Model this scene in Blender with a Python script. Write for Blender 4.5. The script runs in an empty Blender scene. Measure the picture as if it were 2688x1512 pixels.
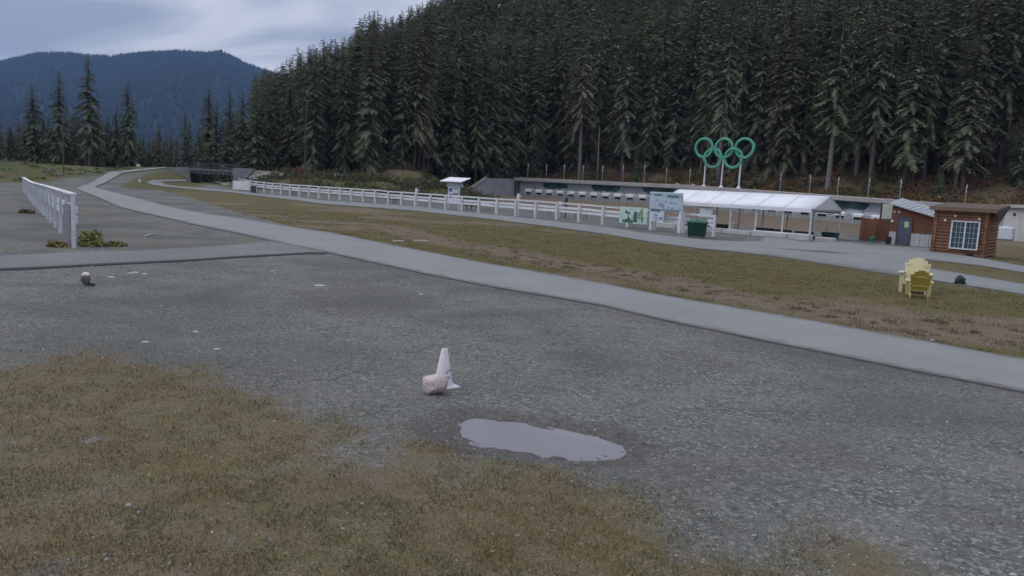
import bpy, bmesh, math, random
import numpy as np
from mathutils import Vector, Matrix
from mathutils.bvhtree import BVHTree

R = random.Random(7)
RNG = np.random.default_rng(11)
scene = bpy.context.scene

# ------------------------------------------------------------------ camera
FPX = 2062.0                       # focal length in pixels of the 2688 px wide photograph
EYE = Vector((0.0, 0.0, 2.4))
PITCH = math.atan((756 - 500.9) / FPX)
ROLL = math.atan(0.055)
CAMROT = Matrix.Rotation(math.radians(90) - PITCH, 3, 'X') @ Matrix.Rotation(ROLL, 3, 'Z')
cd = bpy.data.cameras.new('camera')
cam = bpy.data.objects.new('camera', cd)
scene.collection.objects.link(cam)
cam.matrix_world = Matrix.Translation(EYE) @ CAMROT.to_4x4()
cd.sensor_width = 36.0
cd.lens = 36.0 * FPX / 2688
cd.clip_start = 0.1
cd.clip_end = 20000
scene.camera = cam

# ------------------------------------------------------------------ sky, sun, exposure
SUN_EL, SUN_AZ = math.radians(42), math.radians(-75)      # azimuth from +Y towards +X: light from the left
world = bpy.data.worlds.new('World')
scene.world = world
world.use_nodes = True
wn, wl = world.node_tree.nodes, world.node_tree.links
wn.clear()
def wnode(t, **kw):
    n = wn.new(t)
    for k, v in kw.items(): setattr(n, k, v)
    return n
tc = wnode('ShaderNodeTexCoord')
sep = wnode('ShaderNodeSeparateXYZ'); wl.new(tc.outputs['Generated'], sep.inputs[0])
def wmath(op, a, b=None, clamp=False):
    n = wnode('ShaderNodeMath', operation=op, use_clamp=clamp)
    for i, v in enumerate((a, b)):
        if v is None: continue
        if isinstance(v, (int, float)): n.inputs[i].default_value = v
        else: wl.new(v, n.inputs[i])
    return n.outputs[0]
up = wmath('MAXIMUM', sep.outputs[2], 0.0)
over = wmath('DIVIDE', wmath('ADD', wmath('MULTIPLY', up, 0.8), 1.0), 1.17)      # overcast sky: brighter overhead
den = wmath('ADD', up, 0.30)
comb = wnode('ShaderNodeCombineXYZ')
wl.new(wmath('DIVIDE', sep.outputs[0], den), comb.inputs[0])
wl.new(wmath('DIVIDE', sep.outputs[1], den), comb.inputs[1])
mp = wnode('ShaderNodeMapping'); mp.inputs['Scale'].default_value = (1.2, 3.2, 1); mp.inputs['Location'].default_value = (3.1, 1.7, 0)
wl.new(comb.outputs[0], mp.inputs[0])
cn = wnode('ShaderNodeTexNoise'); cn.inputs['Scale'].default_value = 1.0; cn.inputs['Detail'].default_value = 4; cn.inputs['Roughness'].default_value = 0.52; cn.inputs['Distortion'].default_value = 0.5
wl.new(mp.outputs[0], cn.inputs['Vector'])
cr = wnode('ShaderNodeValToRGB')
cr.color_ramp.elements[0].position = 0.38; cr.color_ramp.elements[0].color = (0.54, 0.62, 0.82, 1)
cr.color_ramp.elements[1].position = 0.62; cr.color_ramp.elements[1].color = (1.20, 1.22, 1.36, 1)
e = cr.color_ramp.elements.new(0.5); e.color = (0.84, 0.91, 1.09, 1)
wl.new(cn.outputs[0], cr.inputs[0])
vm = wnode('ShaderNodeVectorMath', operation='SCALE'); wl.new(cr.outputs[0], vm.inputs[0]); wl.new(wmath('MULTIPLY', over, 8.2), vm.inputs['Scale'])
skyt = wnode('ShaderNodeTexSky'); skyt.sky_type = 'NISHITA'; skyt.sun_disc = False
skyt.sun_elevation = SUN_EL; skyt.sun_rotation = SUN_AZ
mixs = wnode('ShaderNodeMix', data_type='RGBA'); mixs.inputs[0].default_value = 0.06
wl.new(vm.outputs[0], mixs.inputs[6]); wl.new(skyt.outputs[0], mixs.inputs[7])
bg = wnode('ShaderNodeBackground'); bg.inputs[1].default_value = 0.085
wl.new(mixs.outputs[2], bg.inputs[0])
wo = wnode('ShaderNodeOutputWorld'); wl.new(bg.outputs[0], wo.inputs[0])

sl = bpy.data.lights.new('sun', 'SUN'); sl.energy = 1.25; sl.angle = math.radians(70); sl.color = (1.0, 0.98, 0.94)
so = bpy.data.objects.new('sun', sl); scene.collection.objects.link(so)
sd = Vector((math.sin(SUN_AZ) * math.cos(SUN_EL), math.cos(SUN_AZ) * math.cos(SUN_EL), math.sin(SUN_EL)))
so.rotation_euler = sd.to_track_quat('Z', 'Y').to_euler()
so.location = (0, 0, 60)

vs = scene.view_settings
vs.view_transform = 'Standard'; vs.look = 'None'; vs.exposure = -0.04; vs.gamma = 1.0; vs.use_curve_mapping = False
scene.render.engine = 'CYCLES'
scene.cycles.use_denoising = True
try: scene.cycles.denoiser = 'OPENIMAGEDENOISE'
except Exception: pass
scene.cycles.max_bounces = 5
scene.cycles.diffuse_bounces = 3
scene.cycles.glossy_bounces = 2
scene.cycles.volume_bounces = 0
scene.cycles.use_adaptive_sampling = True
scene.cycles.adaptive_threshold = 0.03
scene.cycles.transparent_max_bounces = 4

# ------------------------------------------------------------------ helpers: scene tree
COL = scene.collection
def tag(o, label=None, cat=None, group=None, kind=None):
    if label: o['label'] = label
    if cat: o['category'] = cat
    if group: o['group'] = group
    if kind: o['kind'] = kind
    return o
def empty(name, loc=(0, 0, 0), rz=0.0, label=None, cat=None, group=None):
    o = bpy.data.objects.new(name, None); COL.objects.link(o)
    o.empty_display_size = 0.2
    o.location = loc; o.rotation_euler = (0, 0, rz)
    return tag(o, label, cat, group)
def children(o): return [c for c in bpy.data.objects if c.parent == o]
def copy_tree(o, kids, parent=None):
    """kids: {object name: list of its children}, read once before a loop of copies"""
    c = o.copy(); COL.objects.link(c); c.parent = parent
    for ch in kids.get(o.name, []): copy_tree(ch, kids, c)
    return c
def kids_of(o):
    k = {}
    def go(x):
        k[x.name] = list(x.children)
        for ch in x.children: go(ch)
    bpy.context.view_layer.update()
    go(o); return k

class MB:
    """collects simple shapes into one mesh"""
    def __init__(s): s.v = []; s.f = []; s.m = []
    def _add(s, vs, fs, mi=0):
        b = len(s.v); s.v += [tuple(v) for v in vs]; s.f += [tuple(b + i for i in f) for f in fs]; s.m += [mi] * len(fs); return s
    def hexa(s, p, mi=0):
        """8 corners: bottom ring of four, then the top ring"""
        return s._add(p, [(3, 2, 1, 0), (4, 5, 6, 7), (0, 1, 5, 4), (1, 2, 6, 5), (2, 3, 7, 6), (3, 0, 4, 7)], mi)
    def box(s, c, d, rz=0.0, mi=0, taper=1.0):
        x, y, z = d[0] / 2, d[1] / 2, d[2] / 2
        ca, sa = math.cos(rz), math.sin(rz)
        pts = []
        for zz, k in ((-z, 1.0), (z, taper)):
            for xx, yy in ((-x, -y), (x, -y), (x, y), (-x, y)):
                xx *= k; yy *= k
                pts.append((c[0] + xx * ca - yy * sa, c[1] + xx * sa + yy * ca, c[2] + zz))
        return s.hexa(pts, mi)
    def bar(s, a, b, w, h, mi=0, upv=(0, 0, 1)):
        """bar from a to b; w across, h along up"""
        a, b = Vector(a), Vector(b); d = (b - a)
        if d.length < 1e-6: return s
        d.normalize(); u = Vector(upv); r = d.cross(u)
        if r.length < 1e-4: r = d.cross(Vector((1, 0, 0)))
        r.normalize(); u = r.cross(d).normalized()
        pts = []
        for p in (a, b):
            for i, j in ((-1, -1), (1, -1), (1, 1), (-1, 1)): pts.append(p + r * (i * w / 2) + u * (j * h / 2))
        return s._add(pts, [(0, 1, 2, 3), (7, 6, 5, 4), (0, 4, 5, 1), (1, 5, 6, 2), (2, 6, 7, 3), (3, 7, 4, 0)], mi)
    def tube(s, pts, rad, n=8, mi=0, cap=True):
        pts = [Vector(p) for p in pts]
        rs = rad if isinstance(rad, (list, tuple)) else [rad] * len(pts)
        rings = []
        for i, p in enumerate(pts):
            d = (pts[min(i + 1, len(pts) - 1)] - pts[max(i - 1, 0)]).normalized()
            a = d.cross(Vector((0, 0, 1)))
            if a.length < 1e-3: a = Vector((1, 0, 0))
            a.normalize(); b = a.cross(d).normalized()
            rings.append([p + (a * math.cos(2 * math.pi * k / n) + b * math.sin(2 * math.pi * k / n)) * rs[i] for k in range(n)])
        V = [q for r_ in rings for q in r_]; F = []
        for i in range(len(rings) - 1):
            for k in range(n):
                F.append((i * n + k, i * n + (k + 1) % n, (i + 1) * n + (k + 1) % n, (i + 1) * n + k))
        if cap:
            F.append(tuple(range(n))[::-1]); F.append(tuple((len(rings) - 1) * n + k for k in range(n)))
        return s._add(V, F, mi)
    def prism(s, poly, ext, mi=0):
        """polygon (list of 3-D points) extruded by vector ext"""
        n = len(poly); ext = Vector(ext)
        V = [Vector(p) for p in poly] + [Vector(p) + ext for p in poly]
        F = [tuple(range(n))[::-1], tuple(range(n, 2 * n))] + [(i, (i + 1) % n, n + (i + 1) % n, n + i) for i in range(n)]
        return s._add(V, F, mi)
    def build(s, name, mat, parent=None, origin=None, smooth=False, bevel=0.0):
        me = bpy.data.meshes.new(name)
        vv = s.v if origin is None else [(x - origin[0], y - origin[1], z - origin[2]) for x, y, z in s.v]
        me.from_pydata(vv, [], s.f)
        mats = mat if isinstance(mat, (list, tuple)) else [mat]
        for m in mats: me.materials.append(m)
        if len(mats) > 1: me.polygons.foreach_set('material_index', s.m)
        if smooth: me.polygons.foreach_set('use_smooth', [True] * len(me.polygons))
        bm = bmesh.new(); bm.from_mesh(me); bmesh.ops.recalc_face_normals(bm, faces=bm.faces)
        if bevel > 0:
            bmesh.ops.bevel(bm, geom=[e for e in bm.edges if len(e.link_faces) == 2 and e.calc_face_angle(0) > 0.5], offset=bevel, segments=1, affect='EDGES')
        bm.to_mesh(me); bm.free()
        me.update()
        o = bpy.data.objects.new(name, me); COL.objects.link(o)
        if parent is not None: o.parent = parent
        elif origin is not None: o.location = origin
        return o
def npmesh(name, verts, tris, mat, parent=None, colors=None, smooth=False, quads=False):
    """large mesh from numpy arrays"""
    me = bpy.data.meshes.new(name)
    k = 4 if quads else 3
    nv, nf = len(verts), len(tris)
    me.vertices.add(nv); me.vertices.foreach_set('co', np.ascontiguousarray(verts, np.float32).ravel())
    me.loops.add(nf * k); me.loops.foreach_set('vertex_index', np.ascontiguousarray(tris, np.int32).ravel())
    me.polygons.add(nf); me.polygons.foreach_set('loop_start', np.arange(0, nf * k, k, dtype=np.int32))
    me.polygons.foreach_set('loop_total', np.full(nf, k, np.int32))
    if smooth: me.polygons.foreach_set('use_smooth', np.ones(nf, bool))
    if colors is not None:
        ca = me.color_attributes.new('tint', 'FLOAT_COLOR', 'POINT')
        c4 = np.ones((nv, 4), np.float32); c4[:, :3] = colors; ca.data.foreach_set('color', c4.ravel())
    me.update(calc_edges=True); me.validate()
    if mat is not None: me.materials.append(mat)
    o = bpy.data.objects.new(name, me); COL.objects.link(o)
    if parent is not None: o.parent = parent
    return o

# ------------------------------------------------------------------ helpers: materials
MATS = {}
def mat(name, col, rough=0.8, var=0.18, scale=4.0, bump=0.0, bscale=None, col2=None, metallic=0.0, spec=0.3, stretch=(1, 1, 1), randtint=0.0):
    """Principled with two noise scales of colour variation (object coordinates), optional bump and per-object tint"""
    if name in MATS: return MATS[name]
    m = bpy.data.materials.new(name); m.use_nodes = True; nt = m.node_tree; N, L = nt.nodes, nt.links
    b = N['Principled BSDF']; b.inputs['Roughness'].default_value = rough; b.inputs['Metallic'].default_value = metallic
    b.inputs['Specular IOR Level'].default_value = spec
    t = N.new('ShaderNodeTexCoord'); mpg = N.new('ShaderNodeMapping'); mpg.inputs['Scale'].default_value = stretch
    L.new(t.outputs['Object'], mpg.inputs[0])
    n1 = N.new('ShaderNodeTexNoise'); n1.inputs['Scale'].default_value = scale; n1.inputs['Detail'].default_value = 5; n1.inputs['Roughness'].default_value = 0.65
    L.new(mpg.outputs[0], n1.inputs['Vector'])
    rp = N.new('ShaderNodeValToRGB'); rp.color_ramp.elements[0].position = 0.3; rp.color_ramp.elements[1].position = 0.7
    a = tuple(c * (1 - var) for c in col); z = tuple(c * (1 + var) for c in col) if col2 is None else col2
    rp.color_ramp.elements[0].color = (*a, 1); rp.color_ramp.elements[1].color = (*z, 1)
    L.new(n1.outputs[0], rp.inputs[0])
    out = rp.outputs[0]
    if randtint > 0:
        oi = N.new('ShaderNodeObjectInfo'); mr = N.new('ShaderNodeMapRange'); mr.inputs[3].default_value = 1 - randtint; mr.inputs[4].default_value = 1 + randtint
        L.new(oi.outputs['Random'], mr.inputs[0])
        sc = N.new('ShaderNodeVectorMath'); sc.operation = 'SCALE'; L.new(out, sc.inputs[0]); L.new(mr.outputs[0], sc.inputs['Scale']); out = sc.outputs[0]
    L.new(out, b.inputs['Base Color'])
    if bump > 0:
        n2 = N.new('ShaderNodeTexNoise'); n2.inputs['Scale'].default_value = bscale or scale * 6; n2.inputs['Detail'].default_value = 4
        L.new(mpg.outputs[0], n2.inputs['Vector'])
        bp = N.new('ShaderNodeBump'); bp.inputs['Strength'].default_value = bump; bp.inputs['Distance'].default_value = 0.02
        L.new(n2.outputs[0], bp.inputs['Height']); L.new(bp.outputs[0], b.inputs['Normal'])
    MATS[name] = m; return m
def tintmat(name, col, rough=0.85, randobj=None, translucent=0.0):
    """colour attribute 'tint' times a base colour; randobj: second colour mixed in by a per-object random number"""
    m = bpy.data.materials.new(name); m.use_nodes = True; N, L = m.node_tree.nodes, m.node_tree.links
    b = N['Principled BSDF']; b.inputs['Roughness'].default_value = rough; b.inputs['Specular IOR Level'].default_value = 0.15
    at = N.new('ShaderNodeVertexColor'); at.layer_name = 'tint'
    mx = N.new('ShaderNodeMix'); mx.data_type = 'RGBA'; mx.blend_type = 'MULTIPLY'; mx.inputs[0].default_value = 1.0
    L.new(at.outputs[0], mx.inputs[6])
    if randobj:
        oi = N.new('ShaderNodeObjectInfo'); rp = N.new('ShaderNodeValToRGB'); el = rp.color_ramp.elements
        cols = [col] + list(randobj)
        el[0].position = 0; el[0].color = (*cols[0], 1); el[1].position = 1; el[1].color = (*cols[-1], 1)
        for i, c in enumerate(cols[1:-1], 1):
            q = el.new(i / (len(cols) - 1)); q.color = (*c, 1)
        L.new(oi.outputs['Random'], rp.inputs[0]); L.new(rp.outputs[0], mx.inputs[7])
    else: mx.inputs[7].default_value = (*col, 1)
    L.new(mx.outputs[2], b.inputs['Base Color'])
    MATS[name] = m; return m

# ------------------------------------------------------------------ measuring: photograph pixels to places on the ground
def ray(px, py):
    d = CAMROT @ Vector(((px - 1344) / FPX, -(py - 756) / FPX, -1.0))
    return d
def P(px, py, depth):
    """point seen at a pixel at a given distance along +Y"""
    d = ray(px, py); return EYE + d * (depth / d.y)
def ss(a, b, v):
    t = np.clip((np.asarray(v, float) - a) / (b - a), 0, 1); return t * t * (3 - 2 * t)
def vnoise(x, y, scale, seed=0):
    x = np.asarray(x, float) / scale; y = np.asarray(y, float) / scale
    xi = np.floor(x).astype(np.int64); yi = np.floor(y).astype(np.int64)
    fx = x - xi; fy = y - yi; fx = fx * fx * (3 - 2 * fx); fy = fy * fy * (3 - 2 * fy)
    def h(a, b):
        n = (a * 374761393 + b * 668265263 + seed * 974634777) & 0x7fffffff
        n = ((n ^ (n >> 13)) * 1274126177) & 0x7fffffff
        return ((n ^ (n >> 16)) & 0xffff) / 65535.0
    return (h(xi, yi) * (1 - fx) + h(xi + 1, yi) * fx) * (1 - fy) + (h(xi, yi + 1) * (1 - fx) + h(xi + 1, yi + 1) * fx) * fy
def fbm(x, y, scale, seed=0, oct=3):
    s = 0; a = 1; t = 0
    for k in range(oct): s = s + a * vnoise(x, y, scale / 2 ** k, seed + k); t += a; a *= 0.5
    return s / t
def polydist(x, y, pts, zs=None):
    """distance to a polyline and the interpolated value along it"""
    x = np.asarray(x, float); y = np.asarray(y, float)
    best = np.full(x.shape, 1e9); val = np.zeros(x.shape)
    for i in range(len(pts) - 1):
        ax, ay = pts[i][:2]; bx, by = pts[i + 1][:2]
        dx, dy = bx - ax, by - ay; t = np.clip(((x - ax) * dx + (y - ay) * dy) / (dx * dx + dy * dy + 1e-9), 0, 1)
        d = np.hypot(x - ax - t * dx, y - ay - t * dy)
        w = d < best; best = np.where(w, d, best)
        if zs is not None: val = np.where(w, zs[i] + t * (zs[i + 1] - zs[i]), val)
    return best, val
def inpoly(x, y, poly):
    x = np.asarray(x, float); y = np.asarray(y, float); c = np.zeros(x.shape, bool); n = len(poly); j = n - 1
    for i in range(n):
        xi, yi = poly[i][:2]; xj, yj = poly[j][:2]
        c ^= ((yi > y) != (yj > y)) & (x < (xj - xi) * (y - yi) / (yj - yi + 1e-12) + xi); j = i
    return c

# ------------------------------------------------------------------ the range wall: a straight line in plan
WDIR = Vector((0.761, -0.649, 0)); WNRM = Vector((0.649, 0.761, 0))
def wall_pt(i):
    y = 166.0 * (1 - 0.01076 * i); x = 166.0 * (43 + 26.03 * i) / FPX
    return x, y
W0 = wall_pt(0)
def wall_d(x, y): return (np.asarray(x) - W0[0]) * 0.649 + (np.asarray(y) - W0[1]) * 0.761
def wall_i(x, y): return ((np.asarray(x) - W0[0]) * 0.761 - (np.asarray(y) - W0[1]) * 0.649) / 2.755
RI = [-2, 12.6, 22.9, 28.3, 32, 40]; RZ = [5.2, 5.1, 4.35, 3.95, 3.6, 3.2]
TI = [-2, 0, 12, 17, 22, 25, 30, 40]; TZ = [2.4, 2.4, 2.42, 1.95, 1.55, 1.25, 1.0, 0.8]
roof_z = lambda i: float(np.interp(i, RI, RZ))
targ_z = lambda i: float(np.interp(i, TI, TZ))

# ------------------------------------------------------------------ terrain
FOOT = [(-400, 330), (-95, 178), (-45, 150), (-17, 136), (-11, 164), (3.0, 173), (58, 125), (110, 81), (190, 12), (260, -50)]
CRESTL = [(-48, 86), (-55, 105), (-58.6, 118), (-60, 131), (-57.6, 140)]; CRESTLZ = [0.15, 1.25, 2.15, 3.0, 3.35]
CRESTR = [(-47.6, 140), (-40, 138), (-30, 139), (-20, 143)]; CRESTRZ = [3.5, 3.4, 3.2, 3.0]
def foot_d(x, y):
    d, _ = polydist(x, y, FOOT)
    poly = FOOT + [(900, -50), (900, 1500), (-900, 1500), (-900, 330)]
    return np.where(inpoly(x, y, poly), d, -d)
def T0(x, y):
    x = np.asarray(x, float); y = np.asarray(y, float)
    z = 0.2 * ss(48, 68, y)
    z = z - 0.02 * np.clip(x - 22, 0, 18) * ss(28, 42, y) * (1 - ss(58, 80, y))
    # ground rising gently towards the targets
    wd = wall_d(x, y); wi = wall_i(x, y)
    z = z + (np.interp(wi, TI, TZ) - 1.35) * ss(-62, -9, wd) * ss(-14, -4, wi)
    # low ground before the bridge
    bx = ss(-85, -66, x) * (1 - ss(-34, -16, x))
    z = z + 0.85 * ss(98, 138, y) * bx
    # left meadow bank
    mb = ss(84, 112, y + 0.18 * (x + 80)) * (1 - ss(-72, -59, x))
    z = np.maximum(z, 2.55 * mb + z * (1 - mb))
    # banks that carry the trail to the bridge
    for C, Z in ((CRESTL, CRESTLZ), (CRESTR, CRESTRZ)):
        d, v = polydist(x, y, C, Z); w = 1 - ss(2.6, 9.5, d)
        z = np.maximum(z, v * w + z * (1 - w))
    # the lower trail's cutting under the bridge
    rt_ = x / np.maximum(y, 1)
    op = ss(-.420, -.412, rt_) * (1 - ss(-.361, -.353, rt_)) * ss(112, 120, y) * (1 - ss(158, 166, y))
    z = z * (1 - op) + np.minimum(z, 0.75) * op
    # planted bank behind the long fence
    d, v = polydist(x, y, [(-36, 126), (-24, 122), (-15, 123)], [2.4, 2.9, 2.3]); w = 1 - ss(1.5, 12, d)
    z = np.maximum(z, v * w + z * (1 - w))
    # forested hillside
    fd = foot_d(x, y)
    bank = np.where(wi > -3, np.interp(wi, RI, RZ) - 0.25, 3.0)
    near = ss(-0.3, 4.5, fd)
    hill = 0.44 * np.clip(fd - 8, 0, 170) * ss(-72, -20, x) + 0.03 * np.clip(fd, 0, 60)
    z = z * (1 - near) + (bank + hill) * near
    z = z + (fbm(x, y, 26, 5) - 0.5) * 5.0 * ss(14, 50, fd)
    z = z + (fbm(x, y, 9, 3) - 0.5) * 0.16 * ss(4, 14, np.hypot(x, y)) * (0.25 + 0.75 * ss(60, 120, y))
    return z
def G(px, py, f=None):
    """where the sight line through a pixel meets the ground"""
    f = f or T0
    d = ray(px, py); d = d / math.hypot(d.x, d.y)
    s = np.concatenate([np.arange(1.5, 40, 0.5), np.arange(40, 300, 1.0)])
    zz = EYE.z + d.z * s - f(d.x * s, d.y * s)
    k = np.argmax(zz < 0)
    if zz[k] >= 0: k = len(s) - 1
    a, b = s[max(k - 1, 0)], s[k]
    for _ in range(2):
        q = np.linspace(a, b, 24); k = np.argmax(EYE.z + d.z * q - f(d.x * q, d.y * q) < 0)
        if k == 0: k = 23
        a, b = q[k - 1], q[k]
    return Vector((d.x * b, d.y * b, EYE.z + d.z * b))
def GV(pts):
    """G for a list of pixels at once"""
    D = np.array([ray(*p) for p in pts]); D = D / np.hypot(D[:, 0], D[:, 1])[:, None]
    s = np.concatenate([np.arange(1.5, 40, 0.5), np.arange(40, 300, 1.0)])[None, :].repeat(len(D), 0)
    f = lambda s: EYE.z + D[:, 2:3] * s - T0(D[:, 0:1] * s, D[:, 1:2] * s)
    for it in range(3):
        neg = f(s) < 0; k = np.argmax(neg, 1); k = np.where(neg.any(1), np.maximum(k, 1), s.shape[1] - 1)
        a = s[np.arange(len(D)), k - 1]; b = s[np.arange(len(D)), k]
        if it < 2: s = a[:, None] + (b - a)[:, None] * np.linspace(0, 1, 24)[None]
    return [Vector((D[i, 0] * b[i], D[i, 1] * b[i], EYE.z + D[i, 2] * b[i])) for i in range(len(D))]
PUD_PX = [(1196, 1134), (1206, 1118), (1226, 1108), (1265, 1107), (1309, 1109), (1377, 1117), (1453, 1129), (1541, 1147), (1605, 1168), (1630, 1184), (1592, 1194), (1504, 1198), (1428, 1193), (1352, 1186), (1289, 1171), (1239, 1158)]
PUD = [G(*p, f=lambda x, y: 0 * np.asarray(x)) for p in PUD_PX]
PUD = [(p.x, p.y) for p in PUD]
WATER_Z = -0.004
def T(x, y):
    """terrain with the puddle hollow and small bumps"""
    x = np.asarray(x, float); y = np.asarray(y, float)
    z = T0(x, y)
    near = np.hypot(x, y) < 30
    if np.any(near):
        xx, yy = x[near], y[near]
        d, _ = polydist(xx, yy, PUD + PUD[:1]); ins = inpoly(xx, yy, PUD)
        sd_ = np.where(ins, -d, d)
        flat = 1 - ss(0.25, 1.6, sd_)
        zz = z[near] * (1 - flat)
        zz = zz + np.where(ins, -0.005 - 0.10 * np.clip(d, 0, 0.35), (-0.006 + 0.030 * ss(0, 0.6, d)) * flat)
        r = np.hypot(xx, yy)
        zz = zz + (fbm(xx, yy, 0.45, 31, 3) - 0.5) * (0.022 - 0.012 * flat) * (1 - ss(12, 30, r)) + (fbm(xx, yy, 0.12, 37, 2) - 0.5) * 0.008 * (1 - ss(8, 16, r))
        z = z.copy(); z[near] = zz
    return z
def Tz(x, y): return float(T(np.array([x]), np.array([y]))[0])
def onground(px, py):
    g = G(px, py); return Vector((g.x, g.y, Tz(g.x, g.y)))

# ------------------------------------------------------------------ pixel outlines of the paved surfaces
TRAIL_UP = [(437, 441.5), (400, 446), (360, 450), (322, 455), (300, 468), (280, 479), (262, 487), (246, 492.5), (262, 497), (295, 505), (375, 525), (450, 545), (550, 564), (644, 576), (744, 594), (869, 612), (994, 637), (1144, 667), (1288, 695), (1438, 720), (1588, 747), (1738, 777), (1932, 810), (2044, 829), (2194, 856), (2394, 892), (2544, 920), (2688, 946), (2800, 967)]
TRAIL_LO = [(437, 439.5), (400, 442.5), (350, 447), (318, 449.5), (284, 453), (272, 461), (258, 470), (236, 482), (195, 496), (250, 517), (310, 545), (400, 566), (500, 589), (644, 618), (744, 642), (869, 667), (994, 694), (1144, 726), (1288, 755), (1438, 780), (1588, 807), (1738, 842), (1932, 882), (2044, 905), (2194, 935), (2394, 976), (2544, 1005), (2688, 1034), (2800, 1057)]
PATH_LO = [(383, 480.5), (400, 486), (420, 490), (525, 500), (612, 507), (699, 518), (787, 528.6), (832, 535.5), (1103, 556), (1140, 561), (1288, 577), (1438, 596), (1588, 616), (1713, 638), (1838, 655), (1932, 663.5), (2032, 675), (2132, 690), (2257, 710), (2369, 727), (2457, 740), (2532, 752), (2576, 758), (2688, 776), (2800, 794)]
PATH_UP = [(383, 480), (400, 479), (427, 480.5), (434, 486), (472, 491), (525, 494.5), (612, 502), (699, 512), (787, 518.5), (832, 526), (1103, 544), (1140, 549), (1288, 564), (1438, 580), (1588, 597), (1713, 616), (1838, 630), (1932, 635), (1996, 634), (2003, 628), (2008, 619), (2060, 626), (2107, 635), (2160, 634), (2207, 633), (2282, 643), (2380, 648), (2437, 652), (2457, 661), (2576, 680), (2688, 701), (2800, 720)]
GS_UP = [(2382, 692), (2400, 688), (2432, 684.5), (2507, 692), (2576, 700), (2688, 718), (2800, 736)]
GS_LO = [(2382, 692), (2400, 698), (2432, 705), (2507, 717), (2576, 729), (2688, 748), (2800, 767)]
SIDE_UP = [(-120, 680), (0, 673), (100, 668), (200, 661), (350, 660), (500, 651), (600, 645), (690, 634), (720, 636), (744, 641)]
SIDE_LO = [(-120, 713), (0, 707), (125, 702), (250, 695), (500, 683), (644, 673.5), (769, 667), (820, 664), (845, 664.5), (869, 666)]
def resample(pl, n):
    pl = [np.array(p, float) for p in pl]
    L = [0]
    for a, b in zip(pl, pl[1:]): L.append(L[-1] + np.linalg.norm(b - a))
    out = []
    for t in np.linspace(0, L[-1], n):
        k = min(np.searchsorted(L, t, side='right') - 1, len(pl) - 2)
        out.append(pl[k] + (pl[k + 1] - pl[k]) * ((t - L[k]) / max(L[k + 1] - L[k], 1e-9)))
    return out
def interp_x(pl, xs):
    a = np.array(pl); return np.interp(xs, a[:, 0], a[:, 1])
def ground_line(pl): return GV(pl)
def densify(pl, per):
    """insert points along a 3-D polyline"""
    out = []
    for a, b in zip(pl, pl[1:]):
        n = max(1, int((b - a).length / per))
        for k in range(n): out.append(a.lerp(b, k / n))
    out.append(pl[-1]); return out
CR9 = [0, .03, .08, .2, .5, .8, .92, .97, 1]
def ribbon(name, up, lo, m, off=0.03, thick=0.0, cross=9, farlift=0.0006, emat=None):
    """sheet between two lines of ground points with the same count, draped on the terrain; with a side face along the lower edge"""
    n = len(up); V = []; F = []; MI = []
    for a, b in zip(up, lo):
        for c in range(cross):
            p = a.lerp(b, CR9[c] if cross == 9 else c / (cross - 1))
            V.append((p.x, p.y))
    V = np.array(V); z = T0(V[:, 0], V[:, 1]) + off + farlift * np.hypot(V[:, 0], V[:, 1])
    verts = np.column_stack([V, z])
    for i in range(n - 1):
        for c in range(cross - 1):
            k = i * cross + c; F.append((k, k + 1, k + cross + 1, k + cross)); MI.append(0)
    low = []
    for c in (0, cross - 1):
        b0 = len(verts); edge = verts[[i * cross + c for i in range(n)]].copy(); edge[:, 2] -= 0.14
        verts = np.vstack([verts, edge])
        for i in range(n - 1):
            F.append((i * cross + c, (i + 1) * cross + c, b0 + i + 1, b0 + i)); MI.append(1)
    me = bpy.data.meshes.new(name); me.from_pydata([tuple(v) for v in verts], [], F)
    ca_ = me.color_attributes.new('tint', 'FLOAT_COLOR', 'POINT'); ev = np.zeros((len(verts), 4), np.float32); ev[:, 3] = 1
    if cross == 9: ev[:n * 9, 0] = np.tile([1, .62, .3, 0, 0, 0, .3, .62, 1], n)
    ca_.data.foreach_set('color', ev.ravel())
    me.materials.append(m); me.materials.append(emat or m); me.polygons.foreach_set('material_index', MI)
    bm = bmesh.new(); bm.from_mesh(me); bmesh.ops.recalc_face_normals(bm, faces=bm.faces)
    if sum(f.normal.z * f.calc_area() for f in bm.faces) < 0: bmesh.ops.reverse_faces(bm, faces=bm.faces)
    bm.to_mesh(me); bm.free()
    o = bpy.data.objects.new(name, me); COL.objects.link(o); return tag(o, kind='structure')

g_tu, g_tl = ground_line(resample(TRAIL_UP, 260)), ground_line(resample(TRAIL_LO, 260))
for g_line, sg0 in ((g_tu, 1), (g_tl, -1)):       # worn, slightly ragged pavement edges
    ex_, ey_ = np.array([p.x for p in g_line]), np.array([p.y for p in g_line]); jt = 0.10 * (fbm(ex_, ey_, .8, 201) - .5) + .22 * (fbm(ex_, ey_, 3.5, 203) - .5)
    for p, j_ in zip(g_line, jt): p.y += sg0 * float(j_)

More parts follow.
